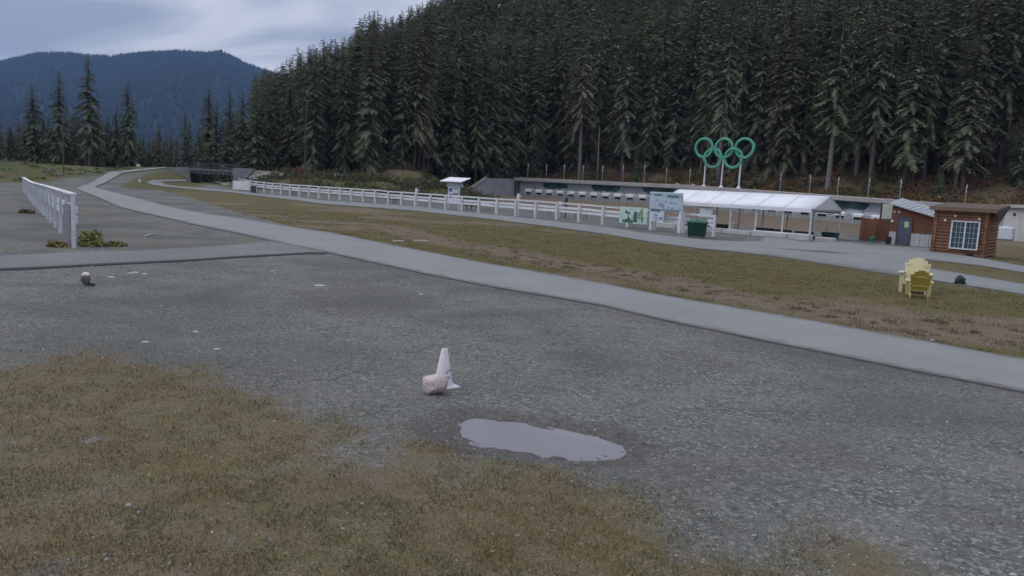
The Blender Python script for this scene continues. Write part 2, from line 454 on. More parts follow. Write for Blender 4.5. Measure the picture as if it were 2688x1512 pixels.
# ------------------------------------------------------------------ ground: one sheet to the horizon
fine = np.radians(np.linspace(-41, 41, 390)); coarse = np.radians(np.linspace(41, 319, 56)[1:-1])
az = np.concatenate([fine, coarse])
rr = [1.0]
while rr[-1] < 3700:
    r_ = rr[-1]
    rr.append(r_ + (max(0.02, 0.0065 * r_) if r_ < 13 else 0.017 * r_ if r_ < 230 else 0.06 * r_))
rr = np.array(rr)
nA, nR = len(az), len(rr)
AA, RR_ = np.meshgrid(az, rr)
gx = (RR_ * np.sin(AA)).ravel(); gy = (RR_ * np.cos(AA)).ravel()
gz = T(gx, gy)
ii, jj = np.meshgrid(np.arange(nR - 1), np.arange(nA), indexing='ij')
j2 = (jj + 1) % nA
quads = np.stack([ii * nA + jj, ii * nA + j2, (ii + 1) * nA + j2, (ii + 1) * nA + jj], -1).reshape(-1, 4)[:, ::-1]

# where grass, straw and damp soil lie (real ground cover, with ragged edges)
def warp(x, y, amp, sc, seed):
    return x + (fbm(x, y, sc, seed) - 0.5) * amp, y + (fbm(x, y, sc, seed + 50) - 0.5) * amp
def flatpts(pl): return [(p.x, p.y) for p in ground_line(pl)]
LAWN = [(p.x, p.y) for p in g_tu[70::4]] + flatpts(PATH_LO)[::-1]
FGR = flatpts([(-300, 900), (0, 905), (250, 925), (420, 960), (640, 1000), (820, 1050), (960, 1100), (1060, 1165), (1200, 1215), (1420, 1235), (1600, 1275), (1800, 1345), (2050, 1400), (2250, 1440), (2500, 1540), (2600, 1800), (1344, 1900), (-600, 1900)])
STRAW = [(p.x, p.y) for p in ground_line([(800, 580), (900, 585), (1000, 592), (1100, 618), (1180, 640), (1288, 652), (1400, 678), (1500, 697), (1600, 712), (1720, 728), (1850, 765), (2000, 790), (2150, 815), (2300, 840), (2450, 870), (2560, 880), (2688, 880)])]
def masks(x, y):
    r = np.hypot(x, y)
    wx, wy = warp(x, y, 1.2, 1.6, 71)
    wx2, wy2 = warp(x, y, 0.35, 0.7, 91)
    grass = np.zeros(x.shape); straw = np.zeros(x.shape); damp = np.zeros(x.shape)
    lawn = inpoly(wx2, wy2, LAWN)
    grass = np.where(lawn, 1.0, grass)
    d, _ = polydist(x, y, STRAW); s = np.exp(-(d / 1.35) ** 2) * (0.35 + 1.4 * fbm(x, y, 1.7, 13))
    s = np.maximum(s, 0.75 * ss(0.52, 0.75, fbm(x, y, 4.5, 17)))
    straw = np.where(lawn, np.clip(s, 0, 1), 0)
    fdist, _ = polydist(x, y, FGR[:16]); fin = inpoly(x, y, FGR)
    fsd = np.where(fin, fdist, -fdist) + (fbm(x, y, 1.5, 71) - .5) * 2.2 + (fbm(x, y, .35, 73) - .5) * .8
    fgw = ss(-.7, 1.1, fsd); fg = fgw > .02
    patch = ss(0.10, 0.50, fbm(x, y, 0.9, 23) * 0.6 + fbm(x, y, 0.28, 27) * 0.4 + 0.12 * (1 - ss(-1.0, 3.5, x)))
    grass = np.where(fg, np.maximum(grass, patch * fgw), grass)
    straw = np.where(fg, 0.20 + 0.55 * (0.5 * fbm(x, y, 0.8, 29) + 0.5 * fbm(x, y, 0.16, 31)), straw)
    # weeds by the left fence and verge
    lf = inpoly(wx, wy, flatpts([(-200, 560), (60, 505), (200, 500), (330, 560), (520, 600), (740, 640), (500, 650), (300, 655), (150, 655), (-200, 660)]))
    grass = np.where(lf, np.maximum(grass, ss(0.38, 0.75, fbm(x, y, 1.1, 43)) * 0.55), grass)
    straw = np.where(lf, 0.5, straw)
    # everything far off is grown over, except the gravel areas round the range
    fd = foot_d(x, y); wd = wall_d(x, y); wi = wall_i(x, y)
    far = ss(-3, 2, fd)
    grass = np.maximum(grass, far); straw = np.where(far > 0.2, 0.75 * ss(0.35, 0.6, fbm(x, y, 7, 61)) + 0.2 * fbm(x, y, 2.2, 63), straw)
    rng = ss(-58, -50, wd) * (1 - ss(-2, -1, wd)) * ss(-6, -2, wi)
    grass = np.maximum(grass, rng); straw = np.where(rng > 0.3, 0.75, straw)
    mead = ss(80, 88, y) * (1 - ss(-60, -52, x)); grass = np.maximum(grass, mead); straw = np.where(mead > 0.3, -0.6 + 0.3 * fbm(x, y, 5, 67), straw)
    for C in (CRESTL, CRESTR, [(-36, 126), (-24, 122), (-15, 123)]):
        d, _ = polydist(x, y, C); w = ss(2.8, 4.5, d) * (1 - ss(9, 14, d)); w = np.maximum(w, (1 - ss(0, 9, d)) if C[0][0] == -36 else 0)
        grass = np.maximum(grass, 0.9 * w * (y > 90)); straw = np.where((w > 0.3) & (y > 90), -0.22, straw)
    rg = inpoly(wx2, wy2, flatpts([(2590, 640), (2700, 650), (2900, 660), (2900, 735), (2688, 698), (2600, 682)]))
    gs = inpoly(wx2, wy2, flatpts(GS_UP) + flatpts(GS_LO)[::-1])
    grass = np.where(rg | gs, 1.0, grass); straw = np.where(rg | gs, 0.35, straw)
    grass = np.maximum(grass, ss(150, 260, r)); 
    floor = ss(14, 22, fd) * (y > 60)
    # damp soil by the puddle and in the wheel ruts
    d, _ = polydist(x, y, PUD + PUD[:1]); ins = inpoly(x, y, PUD)
    near = r < 40
    dm = np.where(ins, 1.0, 1 - ss(0.05, 0.75, d + (fbm(x, y, 0.6, 81) - 0.5) * 0.6))
    rut, _ = polydist(x, y, [(p.x, p.y) for p in ground_line([(420, 800), (620, 850), (900, 1010), (1060, 1060), (1180, 1080)])])
    dm = np.maximum(dm, 0.35 * (1 - ss(0.3, 1.3, rut)))
    edge, _ = polydist(x, y, [(p.x, p.y) for p in g_tl[90::7]])
    dm = np.maximum(dm, 0.45 * (1 - ss(0.3, 1.1, edge + (fbm(x, y, 1.4, 83) - 0.5) * 0.9)))
    dm = np.maximum(dm, 0.5 * ss(0.56, 0.72, fbm(x, y, 3.0, 85)))
    damp = np.where(near, dm * (1 - grass * 0.7), floor)
    grass = np.where(ins | (d < 0.25) & near, grass * 0.15, grass)
    return grass, straw, damp
gm = np.column_stack(masks(gx, gy))

def ground_material():
    m = bpy.data.materials.new('ground'); m.use_nodes = True; N, L = m.node_tree.nodes, m.node_tree.links
    b = N['Principled BSDF']; b.inputs['Roughness'].default_value = 0.92; b.inputs['Specular IOR Level'].default_value = 0.12
    geo = N.new('ShaderNodeNewGeometry')
    at = N.new('ShaderNodeVertexColor'); at.layer_name = 'tint'
    sp = N.new('ShaderNodeSeparateColor'); L.new(at.outputs[0], sp.inputs[0])
    def noise(s, d=4, r=0.6):
        n = N.new('ShaderNodeTexNoise'); n.inputs['Scale'].default_value = s; n.inputs['Detail'].default_value = d; n.inputs['Roughness'].default_value = r
        L.new(geo.outputs['Position'], n.inputs['Vector']); return n
    def ramp(src, stops):
        rp = N.new('ShaderNodeValToRGB'); el = rp.color_ramp.elements
        el[0].position, el[0].color = stops[0][0], (*stops[0][1], 1); el[1].position, el[1].color = stops[-1][0], (*stops[-1][1], 1)
        for p_, c_ in stops[1:-1]: q = el.new(p_); q.color = (*c_, 1)
        L.new(src, rp.inputs[0]); return rp.outputs[0]
    def mix(f, a, b_, mode='MIX'):
        x = N.new('ShaderNodeMix'); x.data_type = 'RGBA'; x.blend_type = mode
        if isinstance(f, float): x.inputs[0].default_value = f
        else: L.new(f, x.inputs[0])
        for s_, v in ((6, a), (7, b_)):
            if isinstance(v, tuple): x.inputs[s_].default_value = (*v, 1)
            else: L.new(v, x.inputs[s_])
        return x.outputs[2]
    def thresh(mask, n, w=0.35):
        """mask with an edge broken up by noise"""
        a = N.new('ShaderNodeMath'); a.operation = 'ADD'; L.new(mask, a.inputs[0])
        s = N.new('ShaderNodeMath'); s.operation = 'MULTIPLY_ADD'; s.inputs[1].default_value = w * 2; s.inputs[2].default_value = -w; L.new(n, s.inputs[0]); L.new(s.outputs[0], a.inputs[1])
        r_ = N.new('ShaderNodeMapRange'); r_.interpolation_type = 'SMOOTHSTEP'; r_.inputs[1].default_value = 0.2; r_.inputs[2].default_value = 0.8; L.new(a.outputs[0], r_.inputs[0]); return r_.outputs[0]
    big, med, sml, tiny = noise(0.25, 2), noise(1.3, 3), noise(9, 3), noise(40, 2, 0.7)
    vor = N.new('ShaderNodeTexVoronoi'); vor.inputs['Scale'].default_value = 30; L.new(geo.outputs['Position'], vor.inputs['Vector'])
    vs_ = N.new('ShaderNodeSeparateColor'); L.new(vor.outputs['Color'], vs_.inputs[0])
    gravel = ramp(vs_.outputs[0], [(0, (0.050, 0.053, 0.050)), (0.35, (0.098, 0.104, 0.098)), (0.75, (0.165, 0.168, 0.155)), (1, (0.38, 0.37, 0.34))])
    gravel = mix(0.38, gravel, ramp(sml.outputs[0], [(0.3, (0.085, 0.088, 0.082)), (0.7, (0.195, 0.194, 0.180))]))
    gravel = mix(ramp(med.outputs[0], [(0.40, (0, 0, 0)), (0.66, (0.5, 0.5, 0.5))]), gravel, (0.215, 0.205, 0.185), 'MIX')
    gravel = mix(ramp(big.outputs[0], [(0.45, (0, 0, 0)), (0.62, (0.6, 0.6, 0.6))]), gravel, (0.085, 0.096, 0.090), 'MIX')
    green = ramp(sml.outputs[0], [(0.25, (0.070, 0.068, 0.031)), (0.5, (0.112, 0.100, 0.041)), (0.8, (0.152, 0.130, 0.060))])
    green = mix(ramp(med.outputs[0], [(0.4, (0, 0, 0)), (0.65, (0.6, 0.6, 0.6))]), green, (0.142, 0.102, 0.058))
    dry = ramp(tiny.outputs[0], [(0.3, (0.105, 0.088, 0.064)), (0.55, (0.190, 0.155, 0.115)), (0.8, (0.31, 0.26, 0.205))])
    dry = mix(ramp(med.outputs[0], [(0.35, (0, 0, 0)), (0.6, (0.55, 0.55, 0.55))]), dry, (0.155, 0.098, 0.062))
    mg = N.new('ShaderNodeMapRange'); mg.inputs[1].default_value = -.15; mg.inputs[2].default_value = -.35; L.new(sp.outputs[1], mg.inputs[0])
    green = mix(mg.outputs[0], green, ramp(sml.outputs[0], [(0.3, (0.045, 0.062, 0.024)), (0.7, (0.095, 0.115, 0.046))]))
    veg = mix(thresh(sp.outputs[1], tiny.outputs[0], 0.55), green, dry)
    col = mix(thresh(sp.outputs[0], tiny.outputs[0], 0.6), gravel, veg)
    soil = ramp(sml.outputs[0], [(0.3, (0.070, 0.062, 0.058)), (0.7, (0.125, 0.108, 0.102))])
    fm = N.new('ShaderNodeMath'); fm.operation = 'MULTIPLY'; fm.inputs[1].default_value = 0.75; L.new(thresh(sp.outputs[2], med.outputs[0], 0.25), fm.inputs[0])
    col = mix(fm.outputs[0], col, soil)
    L.new(col, b.inputs['Base Color'])
    bp = N.new('ShaderNodeBump'); bp.inputs['Strength'].default_value = 0.5; bp.inputs['Distance'].default_value = 0.03
    L.new(vor.outputs['Distance'], bp.inputs['Height']); L.new(bp.outputs[0], b.inputs['Normal'])
    return m
ground = npmesh('ground', np.column_stack([gx, gy, gz]), quads, ground_material(), colors=gm, smooth=True, quads=True)
tag(ground, kind='structure')

# ------------------------------------------------------------------ asphalt
def asphalt(name, a, b_, patches=()):
    m = bpy.data.materials.new(name); m.use_nodes = True; N, L = m.node_tree.nodes, m.node_tree.links
    bs = N['Principled BSDF']; bs.inputs['Roughness'].default_value = 0.85; bs.inputs['Specular IOR Level'].default_value = 0.2
    geo = N.new('ShaderNodeNewGeometry')
    n1 = N.new('ShaderNodeTexNoise'); n1.inputs['Scale'].default_value = 0.45; n1.inputs['Detail'].default_value = 6; L.new(geo.outputs['Position'], n1.inputs['Vector'])
    n2 = N.new('ShaderNodeTexNoise'); n2.inputs['Scale'].default_value = 70; n2.inputs['Detail'].default_value = 3; L.new(geo.outputs['Position'], n2.inputs['Vector'])
    rp = N.new('ShaderNodeValToRGB'); rp.color_ramp.elements[0].position = 0.3; rp.color_ramp.elements[1].position = 0.7
    rp.color_ramp.elements[0].color = (*a, 1); rp.color_ramp.elements[1].color = (*b_, 1); L.new(n1.outputs[0], rp.inputs[0])
    mr = N.new('ShaderNodeMapRange'); mr.inputs[1].default_value = 0.25; mr.inputs[2].default_value = 0.75; mr.inputs[3].default_value = 0.72; mr.inputs[4].default_value = 1.28; L.new(n2.outputs[0], mr.inputs[0])
    sc = N.new('ShaderNodeVectorMath'); sc.operation = 'SCALE'; L.new(rp.outputs[0], sc.inputs[0]); L.new(mr.outputs[0], sc.inputs['Scale'])
    out = sc.outputs[0]
    for (cx, cy, rx, ry) in patches:      # damp stains
        mpg = N.new('ShaderNodeVectorMath'); mpg.operation = 'SUBTRACT'; mpg.inputs[1].default_value = (cx, cy, 0); L.new(geo.outputs['Position'], mpg.inputs[0])
        dv = N.new('ShaderNodeVectorMath'); dv.operation = 'MULTIPLY'; dv.inputs[1].default_value = (1 / rx, 1 / ry, 0); L.new(mpg.outputs[0], dv.inputs[0])
        ln = N.new('ShaderNodeVectorMath'); ln.operation = 'LENGTH'; L.new(dv.outputs[0], ln.inputs[0])
        a2 = N.new('ShaderNodeMath'); a2.operation = 'ADD'; L.new(ln.outputs['Value'], a2.inputs[0]); L.new(n1.outputs[0], a2.inputs[1])
        m2 = N.new('ShaderNodeMapRange'); m2.inputs[1].default_value = 0.9; m2.inputs[2].default_value = 1.6; m2.inputs[3].default_value = 0.42; m2.inputs[4].default_value = 1.0; L.new(a2.outputs[0], m2.inputs[0])
        s2 = N.new('ShaderNodeVectorMath'); s2.operation = 'SCALE'; L.new(out, s2.inputs[0]); L.new(m2.outputs[0], s2.inputs['Scale']); out = s2.outputs[0]
    at = N.new('ShaderNodeVertexColor'); at.layer_name = 'tint'      # grit washed over the pavement edges
    n3 = N.new('ShaderNodeTexNoise'); n3.inputs['Scale'].default_value = 2.2; n3.inputs['Detail'].default_value = 5; n3.inputs['Roughness'].default_value = .7; L.new(geo.outputs['Position'], n3.inputs['Vector'])
    ed = N.new('ShaderNodeMath'); ed.operation = 'MULTIPLY_ADD'; ed.inputs[1].default_value = 1.5; ed.inputs[2].default_value = -.95; L.new(n3.outputs[0], ed.inputs[0])
    e2 = N.new('ShaderNodeMath'); e2.operation = 'ADD'; L.new(ed.outputs[0], e2.inputs[0]); sr = N.new('ShaderNodeSeparateColor'); L.new(at.outputs[0], sr.inputs[0]); L.new(sr.outputs[0], e2.inputs[1])
    e3 = N.new('ShaderNodeMapRange'); e3.inputs[1].default_value = .05; e3.inputs[2].default_value = .5; e3.inputs[4].default_value = .85; L.new(e2.outputs[0], e3.inputs[0])
    mg = N.new('ShaderNodeMix'); mg.data_type = 'RGBA'; L.new(e3.outputs[0], mg.inputs[0]); L.new(out, mg.inputs[6]); mg.inputs[7].default_value = (.125, .122, .108, 1); out = mg.outputs[2]
    L.new(out, bs.inputs['Base Color'])
    bp = N.new('ShaderNodeBump'); bp.inputs['Strength'].default_value = 0.25; bp.inputs['Distance'].default_value = 0.01; L.new(n2.outputs[0], bp.inputs['Height']); L.new(bp.outputs[0], bs.inputs['Normal'])
    return m
edge_dark = mat('road_edge_dark', (0.028, 0.030, 0.033), rough=0.9)
ribbon('main_trail', densify(g_tu, 1e9), g_tl, asphalt('trail_asphalt', (0.215, 0.222, 0.222), (0.255, 0.260, 0.258)), off=0.022, cross=9, emat=mat('trail_edge', (0.12, 0.12, 0.12)))
ribbon('side_road', ground_line(resample(SIDE_UP, 60)), ground_line(resample(SIDE_LO, 60)), asphalt('side_asphalt', (0.150, 0.155, 0.155), (0.195, 0.198, 0.196)), off=0.012, cross=9, emat=edge_dark)
# the side road's lower edge stands proud of the gravel: a low strip in a darker colour
kb = MB(); kl = ground_line(resample(SIDE_LO, 90)[:-1])
for a, b_ in zip(kl, kl[1:]):
    za, zb = float(T0(a.x, a.y)), float(T0(b_.x, b_.y)); w = 0.05 + 0.02 * R.random()
    kb.hexa([(a.x, a.y - 0.52 - w, za - 0.05), (b_.x, b_.y - 0.52 - w, zb - 0.05), (b_.x, b_.y + 0.02, zb - 0.05), (a.x, a.y + 0.02, za - 0.05),
             (a.x, a.y - 0.42 - w, za + 0.020), (b_.x, b_.y - 0.42 - w, zb + 0.020), (b_.x, b_.y + 0.02, zb + 0.026), (a.x, a.y + 0.02, za + 0.026)])
tag(kb.build('kerb', edge_dark), kind='structure')
xs = np.concatenate([np.linspace(383, 440, 10), np.linspace(450, 1980, 100), np.linspace(1985, 2015, 9), np.linspace(2025, 2382, 30)])
up = GV(list(zip(xs, interp_x(PATH_UP, xs)))); lo = GV(list(zip(xs, interp_x(PATH_LO, xs))))
pm = asphalt('yard_asphalt', (0.195, 0.205, 0.205), (0.240, 0.246, 0.244), patches=[(*G(2150, 662).xy, 1.9, 1.0), (*G(2075, 657).xy, 0.9, 0.4)])
ribbon('yard', up, lo, pm, off=0.024, cross=9)
xs = np.linspace(2382, 2800, 40)
ribbon('upper_road', [G(x, y) for x, y in zip(xs, interp_x(PATH_UP, xs))], [G(x, y) for x, y in zip(xs, interp_x(GS_UP, xs))], pm, off=0.0242, cross=9)
ribbon('lower_road', [G(x, y) for x, y in zip(xs, interp_x(GS_LO, xs))], [G(x, y) for x, y in zip(xs, interp_x(PATH_LO, xs))], pm, off=0.0244, cross=9)
ribbon('loop_path', ground_line(resample([(386, 478.5), (402, 474.4), (455, 473.5), (520, 473.5), (590, 474)], 24)), ground_line(resample([(400, 480), (418, 479.3), (440, 477.3), (520, 476.5), (590, 477)], 24)), pm, off=0.035, cross=4)
ribbon('ramp_path', ground_line(resample([(560, 478), (600, 474), (640, 466), (690, 456), (750, 448)], 24)), ground_line(resample([(590, 489), (640, 480), (680, 470), (725, 459), (765, 450.5)], 24)), mat('ramp_gravel', (0.24, 0.23, 0.22)), off=0.05, cross=4)

# ------------------------------------------------------------------ puddle
pc = Vector((sum(p[0] for p in PUD) / len(PUD), sum(p[1] for p in PUD) / len(PUD), 0))
pv = [(pc.x + (x - pc.x) * 1.15, pc.y + (y - pc.y) * 1.25, WATER_Z) for x, y in PUD]
wm = bpy.data.materials.new('puddle_water'); wm.use_nodes = True
wb = wm.node_tree.nodes['Principled BSDF']; wb.inputs['Base Color'].default_value = (0.165, 0.145, 0.145, 1); wb.inputs['Roughness'].default_value = 0.015; wb.inputs['IOR'].default_value = 1.8; wb.inputs['Specular IOR Level'].default_value = 0.6
pme = bpy.data.meshes.new('puddle'); pme.from_pydata(pv, [], [tuple(range(len(pv)))]); pme.materials.append(wm)
po = bpy.data.objects.new('puddle', pme); COL.objects.link(po); tag(po, kind='structure')
if pme.polygons[0].normal.z < 0: pme.flip_normals()

# ------------------------------------------------------------------ shared materials
white = mat('white_paint', (0.66, 0.67, 0.70), rough=0.6, var=0.16, scale=2.5, bump=0.15, bscale=20, randtint=0.05)
white2 = mat('white_sheet', (0.77, 0.77, 0.80), rough=0.5, var=0.08, scale=0.9)
greywood = mat('weathered_wood', (0.34, 0.32, 0.34), rough=0.9, var=0.25, scale=6, bump=0.3, stretch=(6, 6, 1))
concrete = mat('concrete', (0.33, 0.33, 0.32), rough=0.9, var=0.16, scale=0.8, bump=0.2)
concrete_lt = mat('pale_concrete', (0.50, 0.50, 0.49), rough=0.9, var=0.14, scale=1.6, bump=0.2)
galv = mat('galvanised_steel', (0.42, 0.44, 0.46), rough=0.45, var=0.1, scale=3, metallic=0.35)
darkmetal = mat('dark_metal', (0.045, 0.05, 0.055), rough=0.6, var=0.2)
blackmat = mat('black_rubber', (0.03, 0.03, 0.033), rough=0.9)
brownwood = mat('brown_stain_wood', (0.195, 0.085, 0.050), rough=0.75, var=0.3, scale=3, bump=0.3, stretch=(1, 1, 5), randtint=0.15)
logwood = mat('log_stain', (0.215, 0.108, 0.060), rough=0.7, var=0.28, scale=2.5, bump=0.25, randtint=0.22)
bluegrey = mat('blue_grey_door', (0.10, 0.115, 0.16), rough=0.6)
paper = mat('paper', (0.75, 0.74, 0.66), rough=0.8, var=0.05)

# ------------------------------------------------------------------ fences of white posts and three rails
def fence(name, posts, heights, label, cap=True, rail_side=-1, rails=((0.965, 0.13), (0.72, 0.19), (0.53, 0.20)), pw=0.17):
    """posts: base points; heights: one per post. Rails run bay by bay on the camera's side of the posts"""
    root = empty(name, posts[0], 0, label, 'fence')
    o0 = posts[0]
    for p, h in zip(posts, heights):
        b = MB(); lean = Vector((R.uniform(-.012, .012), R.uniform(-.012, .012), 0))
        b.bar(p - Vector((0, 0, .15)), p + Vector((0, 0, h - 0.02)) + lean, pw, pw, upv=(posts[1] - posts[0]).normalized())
        b.build('post', mat('post_white_shaded', (.60, .61, .64), rough=.6, var=.15, scale=3), root, origin=o0)  # posts a greyer white than the rails: rail shade put into the colour
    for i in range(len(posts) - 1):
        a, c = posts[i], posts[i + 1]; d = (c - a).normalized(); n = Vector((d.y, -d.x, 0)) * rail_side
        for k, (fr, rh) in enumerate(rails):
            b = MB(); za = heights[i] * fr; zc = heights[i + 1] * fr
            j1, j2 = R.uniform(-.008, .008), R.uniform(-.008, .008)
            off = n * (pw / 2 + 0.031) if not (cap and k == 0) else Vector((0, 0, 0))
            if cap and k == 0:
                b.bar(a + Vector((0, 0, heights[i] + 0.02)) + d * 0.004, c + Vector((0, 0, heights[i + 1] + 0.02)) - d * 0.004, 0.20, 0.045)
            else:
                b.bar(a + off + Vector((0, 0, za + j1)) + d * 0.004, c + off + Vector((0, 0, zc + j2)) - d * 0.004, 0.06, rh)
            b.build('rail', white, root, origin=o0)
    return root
# near fence on the left
n = 18; a, c = G(194, 651), G(61, 503)
lp = [a.lerp(c, k / (n - 1)) for k in range(n)]
lp = [Vector((p.x, p.y, Tz(p.x, p.y))) for p in lp]
lh = [1.58 + (1.12 - 1.58) * k / (n - 1) for k in range(n)]
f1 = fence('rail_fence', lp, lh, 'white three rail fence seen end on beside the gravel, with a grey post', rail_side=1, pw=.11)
b = MB(); q = lp[0] + (lp[1] - lp[0]).normalized() * 0.55 + Vector((-0.12, 0, 0)); b.bar(q - Vector((0, 0, .1)), q + Vector((0, 0, 1.28)), 0.16, 0.2)
tag(b.build('brace_post', greywood, f1, origin=lp[0]), 'weathered bare grey post by the end post')
# long fence in front of the range
ps = []
for i in range(32):
    y = 54 * (1 + 0.035 * i); x = y * (519 - 65.2 * i) / (1 + 0.035 * i) / FPX
    ps.append(Vector((x, y, Tz(x, y))))
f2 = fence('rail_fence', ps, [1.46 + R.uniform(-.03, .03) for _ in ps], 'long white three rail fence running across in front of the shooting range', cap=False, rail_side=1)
FD = (ps[1] - ps[0]).normalized(); FN = Vector((-FD.y, FD.x, 0)); FN = FN if FN.y < 0 else -FN    # towards the camera
FANG = math.atan2(FD.y, FD.x)

# posts with a cross arm behind the fence
for k, (i, h, lab) in enumerate(((8, 2.0, 'white post with short cross arm behind the fence, in front of the concrete ramp'), (14.1, 1.95, 'white post with short cross arm behind the fence, near the notice kiosk'))):
    y = 54 * (1 + 0.035 * i); x = y * (519 - 65.2 * i) / (1 + 0.035 * i) / FPX
    p = Vector((x, y, 0)) - FN * 0.25; p.z = Tz(p.x, p.y)
    r = empty('cross_post', p, FANG, lab, 'post', 'posts with cross arms')
    MB().box((0, 0, h / 2 - .1), (0.2, 0.14, h + .2)).build('post', white, r)
    MB().box((0, -0.10, h - 0.24), (0.66, 0.05, 0.12)).build('cross_arm', white, r)

# ------------------------------------------------------------------ big map board in front of the fence
blue1 = mat('board_blue', (0.36, 0.50, 0.60), rough=0.5, var=0.22, scale=1.3, col2=(0.55, 0.62, 0.68))
blue2 = mat('board_pale', (0.56, 0.60, 0.70), rough=0.5, var=0.12, scale=1.5)
teal = mat('board_teal', (0.10, 0.17, 0.22), rough=0.6, var=0.2)
inkb = mat('board_ink', (0.14, 0.17, 0.24), rough=0.6, var=0.3)
pL, pR = P(1707, 606, 57.6), P(1782, 614, 55.7)
pL.z = Tz(pL.x, pL.y); pR.z = Tz(pR.x, pR.y)
rz = math.atan2(pR.y - pL.y, pR.x - pL.x); Wd = (pR - pL).length
sg = empty('map_board', (pL + pR) / 2, rz, 'pale blue map board on two white posts in front of the fence', 'sign')
for s_ in (-1, 1):
    MB().box((s_ * Wd / 2, 0, 1.25), (0.17, 0.15, 2.7)).build('post', white, sg)
bd = MB().box((0, -0.10, 2.12), (Wd + 0.28, 0.05, 1.18)).build('map_panel', blue1, sg)
MB().box((0, -0.10, 2.76), (Wd + 0.30, 0.16, 0.09)).build('cap', mat('cap_pale', (0.6, 0.72, 0.76), rough=.5), sg)
MB().box((0, -0.131, 1.56), (Wd + 0.1, 0.010, 0.05)).build('lower_trim', inkb, sg)
for (x, z, w, h) in ((-0.72, 2.58, 0.62, 0.12), (0.62, 2.52, 1.0, 0.16)):
    MB().box((x, -0.129, z), (w, 0.008, h)).build('title_bar', teal, bd)
tri = MB(); tri.prism([(-0.28, -0.126, 1.80), (-0.08, -0.126, 1.80), (-0.18, -0.126, 1.99)], (0, -0.006, 0)); tri.build('tree_symbol', teal, bd)
pr = MB()
for (x, z, w, h) in ((-0.42, 1.90, 0.22, 0.12), (-0.35, 1.75, 0.30, 0.04), (-0.15, 1.69, 0.12, 0.1), (0.55, 2.05, 0.12, 0.14), (0.78, 2.04, 0.10, 0.13), (0.95, 2.03, 0.09, 0.09), (0.4, 2.1, 0.05, 0.22), (-0.72, 2.22, 0.14, 0.1), (0.3, 1.72, 0.1, 0.1), (0.6, 1.70, 0.18, 0.12), (0.02, 2.14, 0.05, 0.16), (-0.95, 1.98, 0.12, 0.03)):
    pr.box((x, -0.128, z), (w, 0.006, h))
pr.build('print', inkb, bd)
lw = MB().box((-Wd / 2 + 0.62, -0.06, 1.10), (1.08, 0.03, 0.86)).build('lower_panel', blue2, sg)
pr = MB()
for (x, z, w, h) in ((-0.2, 1.46, 0.95, 0.11), (-0.22, 1.16, 0.36, 0.06), (-0.1, 1.1, 0.2, 0.05), (-0.38, 1.0, 0.2, 0.03), (-0.12, 0.93, 0.38, 0.07), (0.28, 0.93, 0.24, 0.16), (-0.1, 0.78, 0.2, 0.08), (0.02, 1.34, 0.06, 0.14), (-0.36, 0.83, 0.22, 0.03)):
    pr.box((-Wd / 2 + 0.62 + x, -0.079, z), (w * 0.9, 0.006, h))
pr.build('print', inkb, lw)
# mural banner hung on the fence
gp = [mat('banner_dark', (0.035, 0.115, 0.085), rough=0.5, var=0.6, scale=3.5, col2=(0.10, 0.24, 0.17)), mat('banner_pale', (0.50, 0.62, 0.57), rough=0.5, var=0.25, scale=2), mat('banner_mid', (0.20, 0.32, 0.18), rough=0.5, var=0.5, scale=3, col2=(0.38, 0.46, 0.30))]
b1, b2 = P(1624, 590, 60.2), P(1697, 600, 58.2)
rz = math.atan2(b2.y - b1.y, b2.x - b1.x); bc = (b1 + b2) / 2; bc.z = Tz(bc.x, bc.y); bw = (b2 - b1).length
bn = empty('fence_banner', bc, rz, 'green and white picture banner tied to the fence beside the map board', 'banner')
for s_, zz in ((-1, 0.03), (1, 0.0)):
    MB().box((s_ * bw / 4, zz, 0.95), (bw / 2 - 0.01, 0.03, 1.22)).build('panel', gp[1], bn)
def blob(m, pts, x0, nm, y=-0.024):
    MB().prism([(x0 + x, y, z) for x, z in pts], (0, -0.008, 0)).build(nm, m, bn)
blob(gp[0], [(-1.0, .40), (0, .36), (0.0, .56), (-.25, .62), (-.42, .86), (-.6, .66), (-.8, .58), (-1.0, .6)], 0, 'print', y=0.008)
blob(gp[0], [(-.78, 1.06), (-.3, 1.0), (-.24, 1.1), (-.5, 1.18), (-.72, 1.3), (-.82, 1.2)], 0, 'print', y=0.008)
blob(gp[0], [(-.52, .8), (-.44, .8), (-.44, 1.05), (-.52, 1.05)], 0, 'print', y=0.006)
blob(gp[0], [(.03, .45), (.42, .45), (.42, 1.24), (.1, 1.2), (.03, .9)], 0, 'print', y=-0.018)
blob(gp[2], [(.46, .72), (.92, .62), (.95, 1.3), (.84, 1.52), (.66, 1.38), (.5, 1.1)], 0, 'print', y=-0.018)
blob(gp[0], [(.86, .44), (.96, .44), (.96, .9), (.86, .86)], 0, 'print', y=-0.030)

